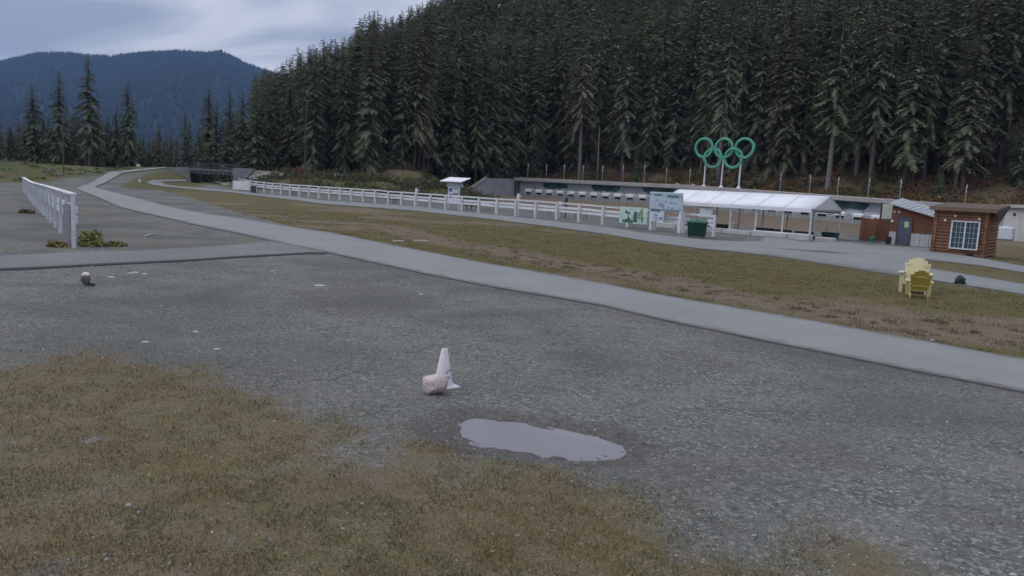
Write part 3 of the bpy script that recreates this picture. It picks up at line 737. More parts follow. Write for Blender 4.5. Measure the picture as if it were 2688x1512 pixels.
# ------------------------------------------------------------------ dumpster
dgreen = mat('dumpster_green', (0.014, 0.058, 0.033), rough=0.45, var=0.3, scale=2, bump=0.1)
dp = P(1828, 624, 52.0); dp.z = Tz(dp.x, dp.y)
ds = empty('dumpster', dp, math.radians(-16), 'dark green dumpster with sloped lid standing at the end of the fence', 'dumpster')
m = MB(); m.hexa([(-.56, -.42, .08), (.56, -.42, .08), (.56, .42, .08), (-.56, .42, .08), (-.62, -.50, .92), (.62, -.50, .92), (.62, .50, .92), (-.62, .50, .92)]); body = m.build('body', dgreen, ds, bevel=.02)
m = MB(); m.hexa([(-.68, -.55, .90), (.68, -.55, .90), (.68, .55, .90), (-.68, .55, .90), (-.68, -.55, .99), (.68, -.55, .99), (.68, .55, .99), (-.68, .55, .99)]); m.build('rim', dgreen, ds)
for s_ in (-1, 1):
    m = MB(); x0, x1 = (-.62, -.012) if s_ < 0 else (.012, .62)
    m.hexa([(x0, -.5, .99), (x1, -.5, .99), (x1, .52, .99), (x0, .52, .99), (x0 * .9, -.42, 1.04), (x1 * .9, -.42, 1.04), (x1 * .86, .46, 1.25), (x0 * .86, .46, 1.25)]); m.build('lid', mat('lid_green', (0.025, 0.10, 0.058), rough=0.45), ds)
    MB().box((s_ * .72, 0, .78), (.10, .5, .12)).build('side_pocket', dgreen, ds)
    MB().box((s_ * .45, -.3, .04), (.08, .12, .08)).build('wheel', blackmat, ds)
    MB().box((s_ * .3, -.475, .5), (.05, .035, .7)).build('rib', dgreen, body)

# ------------------------------------------------------------------ notice kiosk behind the fence
kp = P(1191, 548, 79); kp.z = Tz(kp.x, kp.y)
kk = empty('notice_kiosk', kp, math.radians(-22), 'white notice kiosk with a flat tilted roof behind the fence', 'kiosk')
m = MB(); m.hexa([(-1.35, -0.9, 3.02), (1.2, -0.9, 3.02), (1.45, 0.9, 3.50), (-1.1, 0.9, 3.50), (-1.35, -0.9, 3.10), (1.2, -0.9, 3.10), (1.45, 0.9, 3.58), (-1.1, 0.9, 3.58)]); m.build('roof', white2, kk)
MB().box((0.05, -0.05, 2.72), (1.75, 0.5, 0.42)).build('eave_box', mat('kiosk_grey', (0.45, 0.46, 0.5)), kk)
bp_ = MB().box((-0.05, -0.2, 1.62), (1.25, 0.12, 1.78)).build('board', white, kk)
kk.scale = (.92, .92, .90)
for s_ in (-1, 1): MB().box((s_ * 0.62, -0.1, 1.45), (0.14, 0.14, 2.9)).build('post', white, kk)
for (x, z, w, h) in ((-.35, 2.18, .42, .42), (.28, 2.32, .5, .12), (-.35, 1.62, .4, .18), (.25, 1.74, .58, .2), (-.1, 1.45, .55, .08), (-.35, 1.36, .3, .12), (.4, 1.15, .14, .3)):
    MB().box((x, -.264, z), (w, .008, h)).build('notice', inkb, bp_)

# ------------------------------------------------------------------ white cabinet behind the fence end
cp = P(1850, 598, 60.5); cp.z = Tz(cp.x, cp.y)
cb = empty('cabinet_board', cp, math.radians(-30), 'white two door cabinet on legs behind the fence, beside the dumpster', 'cabinet')
for s_ in (-1, 1):
    MB().box((s_ * .22, -.16, 1.42), (.43, .05, .72)).build('door', white if s_ < 0 else mat('cab_grey', (.58, .58, .64)), cb)
    MB().box((s_ * .4, 0, .55), (.07, .07, 1.1)).build('leg', white, cb)
MB().box((0, .05, 1.42), (.9, .36, .76)).build('case', white, cb)
MB().box((0, 0, 1.84), (1.0, .55, .07)).build('roof', mat('cab_roof', (.25, .22, .22)), cb)

# ------------------------------------------------------------------ picnic tables, folding tables and other furniture behind the fence
def picnic(loc, rz, lab):
    t = empty('picnic_table', loc, rz, lab, 'picnic table', 'picnic tables')
    wood = mat('dark_timber', (0.10, 0.085, 0.07), rough=0.85)
    for k in range(3): MB().box((0, (k - 1) * .24, .74), (1.8, .22, .045)).build('plank', wood, t)
    for s_ in (-1, 1):
        MB().box((0, s_ * .68, .44), (1.8, .26, .045)).build('seat', wood, t)
        for q in (-1, 1): MB().bar((s_ * .7, q * .62, 0), (s_ * .7, q * .16, .72), .05, .10).build('leg', wood, t)
        MB().bar((s_ * .7, -.75, .41), (s_ * .7, .75, .41), .05, .09).build('crossbar', wood, t)
for (x, y, d, lab) in ((1231, 541, 82, 'dark timber picnic table below the notice kiosk, behind the fence'), (1036, 528, 92, 'dark timber picnic table behind the fence, second from the kiosk')):
    p = P(x, y, d); p.z = Tz(p.x, p.y); picnic(p, math.radians(-35), lab)
def frame_table(loc, rz, w, lab, name='folding_table', top=darkmetal):
    t = empty(name, loc, rz, lab, 'table', 'tables behind the fence')
    MB().box((0, 0, .74), (w, .6, .04)).build('tabletop', top, t)
    for sx in (-1, 1):
        for sy in (-1, 1): MB().bar((sx * w * .45, sy * .25, 0), (sx * w * .42, sy * .22, .72), .04, .04).build('leg', darkmetal, t)
    return t
for (x, y, d, w, lab, tp) in ((1452, 580, 71, 1.2, 'small dark table behind the fence, nearest the cross arm post', darkmetal), (1495, 582, 71, 1.5, 'wide dark table behind the fence beside the padded post', darkmetal), (1527, 584, 70, .7, 'narrow dark table behind the fence, next to the picture banner side', darkmetal), (1272, 546, 80, 1.1, 'white topped table behind the fence beside the kiosk picnic table', white), (984, 523, 95, 1.2, 'white topped table far along behind the fence', white), (772, 516, 106, 1.3, 'white topped table near the far end of the fence', white)):
    p = P(x, y, d); p.z = Tz(p.x, p.y); frame_table(p, math.radians(-35), w, lab, top=tp)
p = P(1484, 562, 72.5); p.z = Tz(p.x, p.y)
r = empty('padded_post', p, 0, 'dark padded post standing behind the fence near the folding tables', 'post')
MB().tube([(0, 0, -.1), (0, 0, 1.1)], .06, 8).build('pole', darkmetal, r); MB().tube([(0, 0, .9), (0, 0, 1.2), (0, 0, 1.75), (0, 0, 1.86)], [.10, .14, .13, .06], 10).build('pad', mat('purple_pad', (.06, .04, .07)), r)
p = P(1469, 560, 73); p.z = Tz(p.x, p.y)
r = empty('small_sign', p, math.radians(-30), 'small blank white sign on a stake behind the fence', 'sign'); MB().box((0, 0, .6), (.06, .06, 1.3)).build('stake', white, r); MB().box((0, -.05, 1.3), (.3, .03, .34)).build('panel', white, r)
# sandwich board at the far end
p = P(666, 505.5, 104); p.z = Tz(p.x, p.y)
r = empty('sandwich_board', p, math.radians(15), 'dark sandwich board standing by the far end of the fence', 'sign')
for s_ in (-1, 1): MB().bar((0, s_ * .28, 0), (0, s_ * .02, .95), .62, .03, upv=(0, 1, 0)).build('panel', darkmetal, r)
# wind shield panel where the long fence begins
a, c = P(607, 497, 112), P(650, 499, 109)
r = empty('barrier_panel', Vector((a.x, a.y, Tz(a.x, a.y))), math.atan2(c.y - a.y, c.x - a.x), 'low white barrier panel at the far end of the long fence', 'barrier')
L_ = (c - a).length
for k in range(3): MB().box((L_ * (k + .5) / 3, .25, .62), (L_ / 3 - .02, .05, 1.2)).build('panel', white, r)
for k in range(4): MB().box((L_ * k / 3, .33, .6), (.1, .1, 1.3)).build('post', white, r)

# ------------------------------------------------------------------ target shelter: long roof slab, painted back wall, end walls
def WP(i, d, z):
    x, y = wall_pt(i); return Vector((x + WNRM.x * d, y + WNRM.y * d, z))
shelter = empty('target_shelter', WP(0, 0, targ_z(0) - 1.35), 0, 'long low concrete target shelter with painted back wall across the range', 'building')
so_ = shelter.location.copy()
IA, IB = -1.9, 36.0
segs = np.linspace(IA, IB, 20)
roofm = mat('roof_slab', (0.40, 0.385, 0.365), rough=0.9, var=0.15, scale=0.6)
wallm = mat('back_wall', (0.46, 0.48, 0.49), rough=0.85, var=0.10, scale=0.5, bump=.1)
wlow = mat('wall_pale', (0.68, 0.69, 0.71), rough=0.8, var=0.08, scale=0.5)
for k in range(len(segs) - 1):
    i, j = segs[k], segs[k + 1] - 0.004
    zi, zj = roof_z(i), roof_z(j)
    MB().hexa([WP(i, -.7, zi - .62), WP(j, -.7, zj - .62), WP(j, 2.4, zj - .62), WP(i, 2.4, zi - .62), WP(i, -.7, zi), WP(j, -.7, zj), WP(j, 2.4, zj + .12), WP(i, 2.4, zi + .12)]).build('roof_panel', roofm, shelter, origin=so_)
    bi, bj = targ_z(i) - 1.9, targ_z(j) - 1.9
    MB().hexa([WP(i, .6, bi), WP(j, .6, bj), WP(j, .9, bj), WP(i, .9, bi), WP(i, .6, zi - .62), WP(j, .6, zj - .62), WP(j, .9, zj - .62), WP(i, .9, zi - .62)]).build('wall_panel', wallm if i < 25.5 else concrete_lt, shelter, origin=so_)
# painted forest and cloud panels on the back wall
mur = [mat('mural_forest', (0.030, 0.085, 0.080), rough=0.7, var=0.5, scale=0.9, col2=(0.10, 0.19, 0.19)), mat('mural_cloud', (0.44, 0.47, 0.50), rough=0.7, var=0.12, scale=0.7)]
kmu = 0; i = 0.7
while i < 25.2:
    w = R.uniform(1.7, 2.6); dark = kmu % 2 == 0
    j = min(i + w, 25.3)
    def zt(q, t): return (roof_z(q) - .72) * t + (targ_z(q) + .45) * (1 - t)
    if dark:
        n = 9; topf = [WP(i + (j - i) * k / n, .585, zt(i + (j - i) * k / n, 0.98)) for k in range(n + 1)]
        bot = [WP(i + (j - i) * k / n, .585, zt(i + (j - i) * k / n, 0.10 + R.uniform(0, .3) + (0.3 if k in (0, n) else 0))) for k in range(n + 1)]
        MB().prism(topf + bot[::-1], -WNRM * 0.012).build('mural_panel', mur[0], shelter, origin=so_)
    else:
        MB().hexa([WP(i, .570, zt(i, .3)), WP(j, .570, zt(j, .3)), WP(j, .590, zt(j, .3)), WP(i, .590, zt(i, .3)), WP(i, .570, zt(i, .98)), WP(j, .570, zt(j, .98)), WP(j, .590, zt(j, .98)), WP(i, .590, zt(i, .98))]).build('mural_panel', mur[1], shelter, origin=so_)
    i = j + 0.02; kmu += 1
# pale lower wall behind the targets
for k in range(13):
    i, j = -1.0 + k * 2.02, -1.0 + (k + 1) * 2.02 - .01
    z0, z1 = targ_z(i), targ_z(j)
    MB().hexa([WP(i, .50, z0 - 1.3), WP(j, .50, z1 - 1.3), WP(j, .56, z1 - 1.3), WP(i, .56, z0 - 1.3), WP(i, .50, z0 + .75), WP(j, .50, z1 + .75), WP(j, .56, z1 + .75), WP(i, .56, z0 + .75)]).build('lower_wall_panel', wlow, shelter, origin=so_)
# end wall on the far side, brown, and its short return
MB().hexa([WP(-1.85, -.6, .3), WP(-1.6, -.6, .3), WP(-1.6, .6, .3), WP(-1.85, .6, .3), WP(-1.85, -.6, roof_z(-1.8) - .64), WP(-1.6, -.6, roof_z(-1.6) - .64), WP(-1.6, .6, roof_z(-1.6) - .64), WP(-1.85, .6, roof_z(-1.85) - .64)]).build('end_wall', mat('end_brown', (.17, .14, .14)), shelter, origin=so_)
# concrete ramp wall that slopes down from the shelter's far end
rw = [P(1209, 512, 160), P(1277, 467.5, 164), P(1338, 469, 166), P(1342, 516, 165)]
rr0 = Vector((rw[0].x, rw[0].y, rw[0].z))
ramp = empty('ramp_wall', rr0, 0, 'grey wedge shaped ramp wall with pale edge at the end of the target shelter', 'wall')
q = [v.copy() for v in rw]; q[0].z -= .8; q[3].z -= 1.0
MB().prism([rw[0], rw[1], rw[2], q[3], q[0]], WNRM * 1.2).build('face', mat('ramp_face', (.215, .22, .225), rough=.95, var=.12, scale=.7, bump=.3), ramp, origin=rr0)
MB().bar(rw[0] - WNRM * .08 + Vector((0, 0, .12)), rw[1] - WNRM * .08 + Vector((0, 0, .12)), .5, .3).build('edge_cap', mat('cap_tan', (.40, .37, .33)), ramp, origin=rr0)

# ------------------------------------------------------------------ biathlon targets: one thing each, all alike
hood_m = mat('target_hood', (0.78, 0.78, 0.80), rough=0.5, var=.05)
tg = empty('target_unit', (0, 0, 0), 0, 'white hooded metal target with dark face in the row along the shelter', 'target', 'row of targets')
MB().hexa([(-.76, -.32, .10), (.76, -.32, .10), (.76, .05, .10), (-.76, .05, .10), (-.76, -.36, .50), (.76, -.36, .50), (.76, .05, .66), (-.76, .05, .66)]).build('hood', hood_m, tg)
MB().box((0, -.02, -.06), (1.32, .10, .34)).build('target_face', blackmat, tg)
MB().box((0, .08, -.62), (1.42, .05, .78)).build('backplate', mat('target_grey', (.36, .35, .36)), tg)
for s_ in (-1, 1): MB().box((s_ * .6, .0, -.72), (.06, .06, 1.2)).build('leg', galv, tg)
MB().box((0, 2.15, 1.02), (.36, .03, .36)).build('number_plate', mat('plate_grey', (.30, .31, .34)), tg)
kt = kids_of(tg)
rk = empty('target_rack', (0, 0, 0), 0, 'grey slatted rack between two targets in the row along the shelter', 'rack', 'racks between the targets')
for zz in (.30, .06, -.18): MB().box((0, .05, zz), (.98, .04, .13)).build('slat', mat('slat_grey', (.27, .27, .29)), rk)
MB().box((0, .12, -.64), (1.1, .04, .72)).build('backplate', MATS['target_grey'], rk)
for s_ in (-1, 1): MB().box((s_ * .46, .10, -.4), (.05, .05, 1.6)).build('leg', galv, rk)
kr = kids_of(rk)
wrz = math.atan2(WDIR.y, WDIR.x)
for k in range(27):
    o = tg if k == 0 else copy_tree(tg, kt)
    o.location = WP(k, -1.7, targ_z(k) - .2); o.rotation_euler = (0, 0, wrz)
    if k < 26:
        o = rk if k == 0 else copy_tree(rk, kr)
        o.location = WP(k + .5, -1.7, targ_z(k + .5) - .2); o.rotation_euler = (0, 0, wrz)

# ------------------------------------------------------------------ poles with pale sleeves on the shelter roof
pole_px = [1356, 1404, 1450, 1499, 1550, 1604, 1659, 1717, 1778, 2015, 2092, 2166, 2246, 2329, 2501]
fp = empty('wind_flag_pole', (0, 0, 0), 0, 'thin pole with a wrapped pale wind flag on the shelter roof', 'flagpole', 'poles along the shelter roof')
MB().tube([(0, 0, -.3), (0, 0, 3.3)], .055, 6).build('pole', greywood, fp)
m = MB(); m.tube([(0, 0, 1.7), (.03, 0, 2.1), (-.04, .02, 2.6), (.04, 0, 3.0), (0, 0, 3.35)], [.05, .10, .08, .11, .05], 7); m.build('flag', mat('flag_cloth', (.50, .49, .49), rough=.9), fp)
kf = kids_of(fp)
for k, x in enumerate(pole_px):
    xx = (x - 1344) / FPX     # solve the wall index seen at this column
    i = (43 - (x - 1344)) / ((x - 1344) * -0.01076 - 26.03)
    o = fp if k == 0 else copy_tree(fp, kf)
    o.location = WP(i, 1.6, roof_z(i) + .05); o.rotation_euler = (R.uniform(-.02, .02), R.uniform(-.02, .02), R.uniform(0, 6)); s_ = R.uniform(.9, 1.06); o.scale = (1, 1, s_)

# ------------------------------------------------------------------ five interlaced rings on three posts
ringm = mat('ring_green', (0.10, 0.38, 0.26), rough=0.55, var=0.12, scale=1.5)
i = 15.05; base = WP(i, 1.2, roof_z(i) + .1)
rings = empty('ring_sign', base, wrz, 'five interlaced green rings on three white posts above the shelter', 'sign')
zc = P(1901, 389, base.y).z - base.z
sp_, dz, Rr, tr = 3.82, 1.72, 1.62, 0.25
for k, (x, z, dy) in enumerate(((-sp_, 0, 0), (0, .0, 0), (sp_, 0, 0), (-sp_ / 2, -dz, 0), (sp_ / 2, -dz, 0))):
    m = MB(); n1, n2 = 48, 10; V = []; F = []
    for a_ in range(n1):
        t = 2 * math.pi * a_ / n1
        wob = 0.10 * math.sin(2 * t + (0 if k < 3 else math.pi / 2) + (k % 2) * math.pi)       # weave so that the rings pass over and under
        for c_ in range(n2):
            u = 2 * math.pi * c_ / n2
            V.append((x + (Rr + tr * math.cos(u)) * math.cos(t), wob + tr * math.sin(u), zc + z + (Rr + tr * math.cos(u)) * math.sin(t)))
            F.append((a_ * n2 + c_, ((a_ + 1) % n1) * n2 + c_, ((a_ + 1) % n1) * n2 + (c_ + 1) % n2, a_ * n2 + (c_ + 1) % n2))
    m._add(V, F); m.build('ring', ringm, rings, smooth=True)
for x, top in ((-sp_ * .86, -2.1), (0.05, -1.55), (sp_ * .88, -1.75)):
    MB().tube([(x, .05, -.2), (x, .05, zc + top)], .14, 10).build('post', white, rings)
    MB().tube([(x, .05, -.1), (x, .05, .35)], [.5, .16], 8).build('base_plate', white, rings)

# ------------------------------------------------------------------ marquee over the firing line
FRC = Vector((20.9, 56.0, 0)); Ltent, Wtent = 12.2, 6.0
def TP(l, w, z): return Vector((FRC.x - WDIR.x * l + WNRM.x * w, FRC.y - WDIR.y * l + WNRM.y * w, z))
tent = empty('marquee', TP(0, 0, .3), 0, 'open sided white marquee with ridge roof over the firing line', 'tent')
to = tent.location.copy()
ze, zr_ = 2.28, 3.30
for side in (0, 1):
    nl, nw = 7, 3; V = []; F = []
    for a_ in range(nl + 1):
        for c_ in range(nw + 1):
            l = -0.15 + (Ltent + .3) * a_ / nl; t = c_ / nw
            w = (-.15 + (Wtent / 2 + .15) * t) if side == 0 else (Wtent + .15 - (Wtent / 2 + .15) * t)
            sag = 0.03 * math.sin(math.pi * t) + (0.025 if a_ % 1 == 0 else 0) + R.uniform(-.008, .008)
            V.append(TP(l, w, ze + (zr_ - ze) * t - sag))
    for a_ in range(nl):
        for c_ in range(nw):
            k = a_ * (nw + 1) + c_; F.append((k, k + 1, k + nw + 2, k + nw + 1))
    m = MB(); m._add(V, F); o = m.build('roof_panel', white2, tent, origin=to, smooth=True)
    sm = o.modifiers.new('thickness', 'SOLIDIFY'); sm.thickness = .012
    w = -.15 if side == 0 else Wtent + .15
    for a_ in range(6):
        l0, l1 = Ltent * a_ / 6, Ltent * (a_ + 1) / 6 - .01
        MB().hexa([TP(l0, w, ze - .27), TP(l1, w, ze - .27), TP(l1, w + .012, ze - .27), TP(l0, w + .012, ze - .27), TP(l0, w, ze - .012), TP(l1, w, ze - .012), TP(l1, w + .012, ze - .012), TP(l0, w + .012, ze - .012)]).build('valance', white2, tent, origin=to)
for a_ in range(7):       # sewn seams over the roof
    l = Ltent * a_ / 6
    for w0, w1 in ((-.15, Wtent / 2), (Wtent + .15, Wtent / 2)):
        MB().bar(TP(l, w0, ze + .012), TP(l, w1, zr_ + .012), .05, .012).build('seam', mat('seam_grey', (.66, .66, .70), rough=.6), tent, origin=to)
gab = mat('gable_cloth', (0.60, 0.60, 0.62), rough=.6, var=.05)
for l in (-.1, Ltent + .1):
    MB().prism([TP(l, -.1, ze - .03), TP(l, Wtent + .1, ze - .03), TP(l, Wtent / 2, zr_ - .05)], WDIR * .015).build('gable_panel', gab, tent, origin=to)
for a_ in range(7):
    for w in (0, Wtent):
        l = Ltent * a_ / 6
        MB().bar(TP(l, w, .02), TP(l, w, ze - .05), .09, .09).build('leg', white, tent, origin=to)
        MB().box(TP(l, w, .42), (.3, .3, .03), rz=wrz).build('foot_plate', white, tent, origin=to)
for l in (0, Ltent):
    MB().bar(TP(l, .05, ze - .08), TP(l, Wtent - .05, ze - .08), .06, .08).build('tie_beam', white, tent, origin=to)
MB().bar(TP(0, -.02, .46), TP(4.2, -.02, .46), .06, .06).build('base_rail', white, tent, origin=to)
# concrete blocks along the front of the marquee
for k, (l0, l1, h) in enumerate(((-.2, 1.35, .40), (1.4, 4.1, .34), (4.15, 6.4, .30), (6.45, 8.6, .30), (8.7, 10.3, .36), (10.35, 12.4, .36))):
    m = MB(); p0, p1, p2, p3 = TP(l0, -.62, 0), TP(l1, -.62, 0), TP(l1, .18, 0), TP(l0, .18, 0)
    zz = [Tz(p.x, p.y) for p in (p0, p1, p2, p3)]
    m.hexa([Vector((p.x, p.y, z - .1)) for p, z in zip((p0, p1, p2, p3), zz)] + [Vector((p.x, p.y, z + h)) for p, z in zip((p0, p1, p2, p3), zz)])
    o = m.build('kerb_block', concrete_lt, None, origin=Vector((p0.x, p0.y, zz[0])), bevel=.03)
    tag(o, ['pale concrete block under the nearest corner of the marquee', 'pale concrete block under the marquee front, second from its near corner', 'pale concrete block under the marquee front, third from its near corner', 'pale concrete block under the marquee front, fourth from its near corner', 'pale concrete block under the marquee front, just past the fence end', 'pale concrete block under the marquee front, farthest along behind the dumpster'][k], 'concrete block', 'blocks along the marquee')
o = MB().hexa([TP(-1.9, -.35, -.1), TP(-.45, -.35, -.1), TP(-.45, .45, -.1), TP(-1.9, .45, -.1), TP(-1.8, -.3, .36), TP(-.5, -.3, .36), TP(-.5, .4, .36), TP(-1.8, .4, .36)]).build('kerb_block', mat('tan_block', (.36, .33, .31)), None, origin=TP(-1.2, 0, 0), bevel=.08)
tag(o, 'tan rounded stone block just off the marquee corner', 'stone block')
# things lying under the marquee
p = TP(6.2, .6, 0); p.z = Tz(p.x, p.y) + .0
frame_table(p, wrz, .8, 'small white framed table under the marquee front', name='camp_table', top=white)
matm = mat('dark_mats', (.075, .05, .048), rough=.9, var=.3, scale=3)
for k, (l, w, lab) in enumerate(((2.6, 1.6, 'low dark pile of mats under the marquee near its open end'), (4.2, 1.9, 'low dark pile of mats under the middle of the marquee'), (1.0, 1.5, 'low dark pile of mats beside the marquee corner leg'), (8.0, 2.2, 'low reddish dark pile of mats deep under the marquee'))):
    p = TP(l, w, 0); p.z = Tz(p.x, p.y)
    r = empty('mat_pile', p, wrz + R.uniform(-.1, .1), lab, 'mat pile', 'mats under the marquee')
    for q in range(3): MB().box((R.uniform(-.05, .05), R.uniform(-.04, .04), .09 + q * .17), (1.35 - q * .06, .7, .16), rz=R.uniform(-.05, .05)).build('mat', matm, r, bevel=.03)

# ------------------------------------------------------------------ brown hut with metal lean-to roof and a blue-grey door
H0 = Vector((*G(2336, 641).xy, 0)); H0.z = Tz(H0.x, H0.y)
hut = empty('range_hut', H0, wrz, 'brown wooden hut with sloping metal roof and a blue grey door', 'hut')
def planks(root, x0, x1, z0, ztop, y, m, nm='plank', w=.19, lap=.02):
    z = z0; k = 0
    while True:
        zt_ = min(z + w, max(ztop(x0), ztop(x1)))
        if z >= zt_ - .01: break
        # clip the board under the sloping roof line
        xa, xb = x0, x1
        if ztop(x1) < zt_ - 1e-6: xb = x0 + (x1 - x0) * max(0.03, min(1, (ztop(x0) - zt_) / max(1e-6, ztop(x0) - ztop(x1))))
        MB().hexa([(xa, y - .03, z), (xb, y - .03, z), (xb, y, z), (xa, y, z), (xa, y - .012, zt_ - .012), (xb, y - .012, zt_ - .012), (xb, y, zt_ - .012), (xa, y, zt_ - .012)]).build(nm, m, root)
        z += w; k += 1
        if k > 40: break
HW = 3.15
top = lambda x: 3.0 - .26 * (x + .1)
planks(hut, -.1, HW, .0, lambda x: top(x) - .12, 0, brownwood)
MB().prism([(-.1, .02, 0), (HW, .02, 0), (HW, .02, top(HW) - .15), (-.1, .02, top(-.1) - .15)], (0, 2.6, 0)).build('wall', brownwood, hut)
m = MB(); m.hexa([(-.35, -.45, top(-.35) - .08), (HW + .2, -.45, top(HW + .2) - .08), (HW + .2, 3.2, top(HW + .2) + .30), (-.35, 3.2, top(-.35) + .34), (-.35, -.45, top(-.35)), (HW + .2, -.45, top(HW + .2)), (HW + .2, 3.2, top(HW + .2) + .38), (-.35, 3.2, top(-.35) + .42)])
rf = m.build('roof', galv, hut)
for k in range(11):
    x = -.3 + k * (HW + .45) / 10
    MB().bar((x, -.44, top(x) + .02), (x, 3.15, top(x) + .41), .05, .04).build('seam', galv, rf)
d_ = MB().box((.88, -.05, 1.02), (.88, .06, 2.04)).build('door', bluegrey, hut)
MB().tube([(1.22, -.10, 1.0), (1.22, -.16, 1.0), (1.12, -.16, 1.0)], .02, 6).build('handle', galv, d_)
for (x, z, w, h) in ((.40, 1.06, .08, 2.12), (1.36, 1.06, .08, 2.12), (.88, 2.10, 1.04, .09)): MB().box((x, -.07, z), (w, .08, h)).build('door_frame', mat('frame_brown', (.13, .09, .085)), hut)
MB().box((1.0, -.09, 1.52), (.30, .012, .42)).build('notice', mat('yellow_notice', (.58, .60, .34)), d_)
MB().box((.0, -.08, 1.72), (.18, .02, .16)).build('wall_notice', paper, hut)
for x in (.12, .42): MB().tube([(x, -.05, 2.42), (x, -.14, 2.42), (x, -.2, 2.36)], [.04, .07, .09], 8).build('spotlight', paper, hut)
for (x0, x1, z) in ((1.42, 2.02, .92), (2.03, 2.62, .90), (2.63, HW, .90), (-.1, .38, .95)): MB().box(((x0 + x1) / 2, -.13, z / 2), (x1 - x0 - .02, .16, z)).build('block', concrete_lt, hut)
MB().box((-.06, -.27, .28), (.34, .1, .56)).build('vent_box', blackmat, hut)
# pale green panel and timber partitions beside the hut
p0 = P(2320, 640, 61.5); p0.z = Tz(p0.x, p0.y)
r = empty('panel_board', p0, wrz, 'pale green board on a dark timber wall beside the hut', 'board')
MB().box((-.02, 0, 2.35), (.72, .05, 1.15)).build('panel', mat('pale_green', (.50, .56, .46)), r)
for k in range(7): MB().box((-.1, .06, .17 + k * .25), (1.1, .06, .24)).build('plank', brownwood, r)
MB().box((-.46, 0.03, 1.5), (.12, .12, 3.0)).build('post', mat('post_dark', (.07, .06, .06)), r)
for (x, y, d, w, h, lab) in ((2277, 637, 60.5, 1.15, 1.75, 'short brown plank partition nearest the open range'), (2302, 639, 61.0, .62, 1.72, 'narrow brown plank partition between the other partition and the green board')):
    p = P(x, y, d); p.z = Tz(p.x, p.y)
    r = empty('timber_partition', p, wrz, lab, 'partition', 'plank partitions by the hut')
    for k in range(int(w / .16)): MB().box((-w / 2 + .08 + k * .16, 0, h / 2), (.15, .05, h - R.uniform(0, .05))).build('plank', brownwood, r)
    MB().box((-w / 2, .05, h / 2 + .05), (.14, .14, h + .1)).build('post', brownwood, r)
# teal bucket and bag, dark bin
p = P(2290, 640, 59); p.z = Tz(p.x, p.y)
r = empty('watering_can', p, 0.3, 'teal green plastic can on the ground by the plank partitions', 'can')
tealm = mat('teal_plastic', (.02, .20, .16), rough=.4)
MB().tube([(0, 0, 0), (0, 0, .32), (.03, 0, .42)], [.17, .19, .12], 10).build('body', tealm, r); MB().tube([(.14, 0, .1), (.34, 0, .16), (.42, 0, .14)], [.05, .04, .07], 7).build('spout', tealm, r); MB().tube([(-.12, 0, .38), (-.05, 0, .56), (.08, 0, .42)], .025, 6).build('handle', tealm, r)
p = P(2178, 632, 60); p.z = Tz(p.x, p.y)
r = empty('storage_bin', p, wrz, 'low dark teal storage bin with white notice beside the marquee', 'bin')
binm = mat('bin_teal', (.035, .075, .085), rough=.5)
MB().hexa([(-.5, -.3, 0), (.5, -.3, 0), (.5, .3, 0), (-.5, .3, 0), (-.56, -.36, .44), (.56, -.36, .44), (.56, .36, .44), (-.56, .36, .44)]).build('body', binm, r)
MB().box((0, 0, .47), (1.2, .8, .07)).build('lid', mat('lid_teal', (.07, .12, .13), rough=.45), r, bevel=.02)
MB().box((-.3, .1, .7), (.04, .04, .6)).build('stake', greywood, r); MB().box((-.3, .07, .86), (.24, .02, .34)).build('notice', paper, r)

# ------------------------------------------------------------------ log cabin with a white framed window
CA = Vector((27.1, 51.0, 0)); CA.z = -0.05
cab = empty('log_cabin', CA, wrz, 'small brown log cabin with a large white framed window', 'cabin')
CW, CDp, CH = 2.85, 3.4, 2.85
nlog = 14; lr = CH / nlog / 2
for k in range(nlog):
    z = lr + k * 2 * lr - .12
    MB().tube([(-.16, 0, z), (CW + .16, 0, z)], lr * 1.06, 8).build('log', logwood, cab)
    MB().tube([(CW, -.16, z + lr * .5), (CW, CDp + .16, z + lr * .5)], lr * 1.06, 8).build('log', logwood, cab)
    MB().tube([(0, -.16, z + lr * .5), (0, CDp + .16, z + lr * .5)], lr * 1.06, 8).build('log', logwood, cab)
MB().box((CW / 2, CDp, CH / 2 - .15), (CW, .18, CH)).build('back_wall', logwood, cab)
m = MB(); m.hexa([(-.35, -.5, CH - .14), (CW + .55, -.5, CH - .14), (CW + .55, CDp + .4, CH + .25), (-.35, CDp + .4, CH + .25), (-.35, -.5, CH + .05), (CW + .55, -.5, CH + .05), (CW + .55, CDp + .4, CH + .44), (-.35, CDp + .4, CH + .44)]); m.build('roof', mat('cabin_roof', (.12, .085, .065), rough=.85, var=.2), cab)
MB().box((CW / 2 + .1, -.53, CH - .03), (CW + .95, .05, .24)).build('fascia', mat('fascia_tan', (.19, .13, .095)), cab)
MB().prism([(CW + .50, -.5, CH - .12), (CW + .50, CDp + .3, CH + .25), (CW + .50, .7, CH - .72), (CW + .50, -.1, CH - .62)], (.06, 0, 0)).build('gable_board', mat('gable_dark', (.06, .045, .038)), cab)
wx, wz, ww, wh = 1.72, 1.22, 1.52, 1.72
win = MB()
for (x, z, w, h) in ((wx, wz + wh / 2, ww + .1, .09), (wx, wz - wh / 2, ww + .1, .09), (wx - ww / 2, wz, .09, wh), (wx + ww / 2, wz, .09, wh)): win.box((x, -.16, z), (w, .10, h))
win = win.build('window', white, cab)
glass = bpy.data.materials.new('window_glass'); glass.use_nodes = True
gb = glass.node_tree.nodes['Principled BSDF']; gb.inputs['Base Color'].default_value = (.045, .075, .09, 1); gb.inputs['Roughness'].default_value = .12; gb.inputs['Specular IOR Level'].default_value = .7
munt = mat('muntin', (.42, .50, .52), rough=.6)
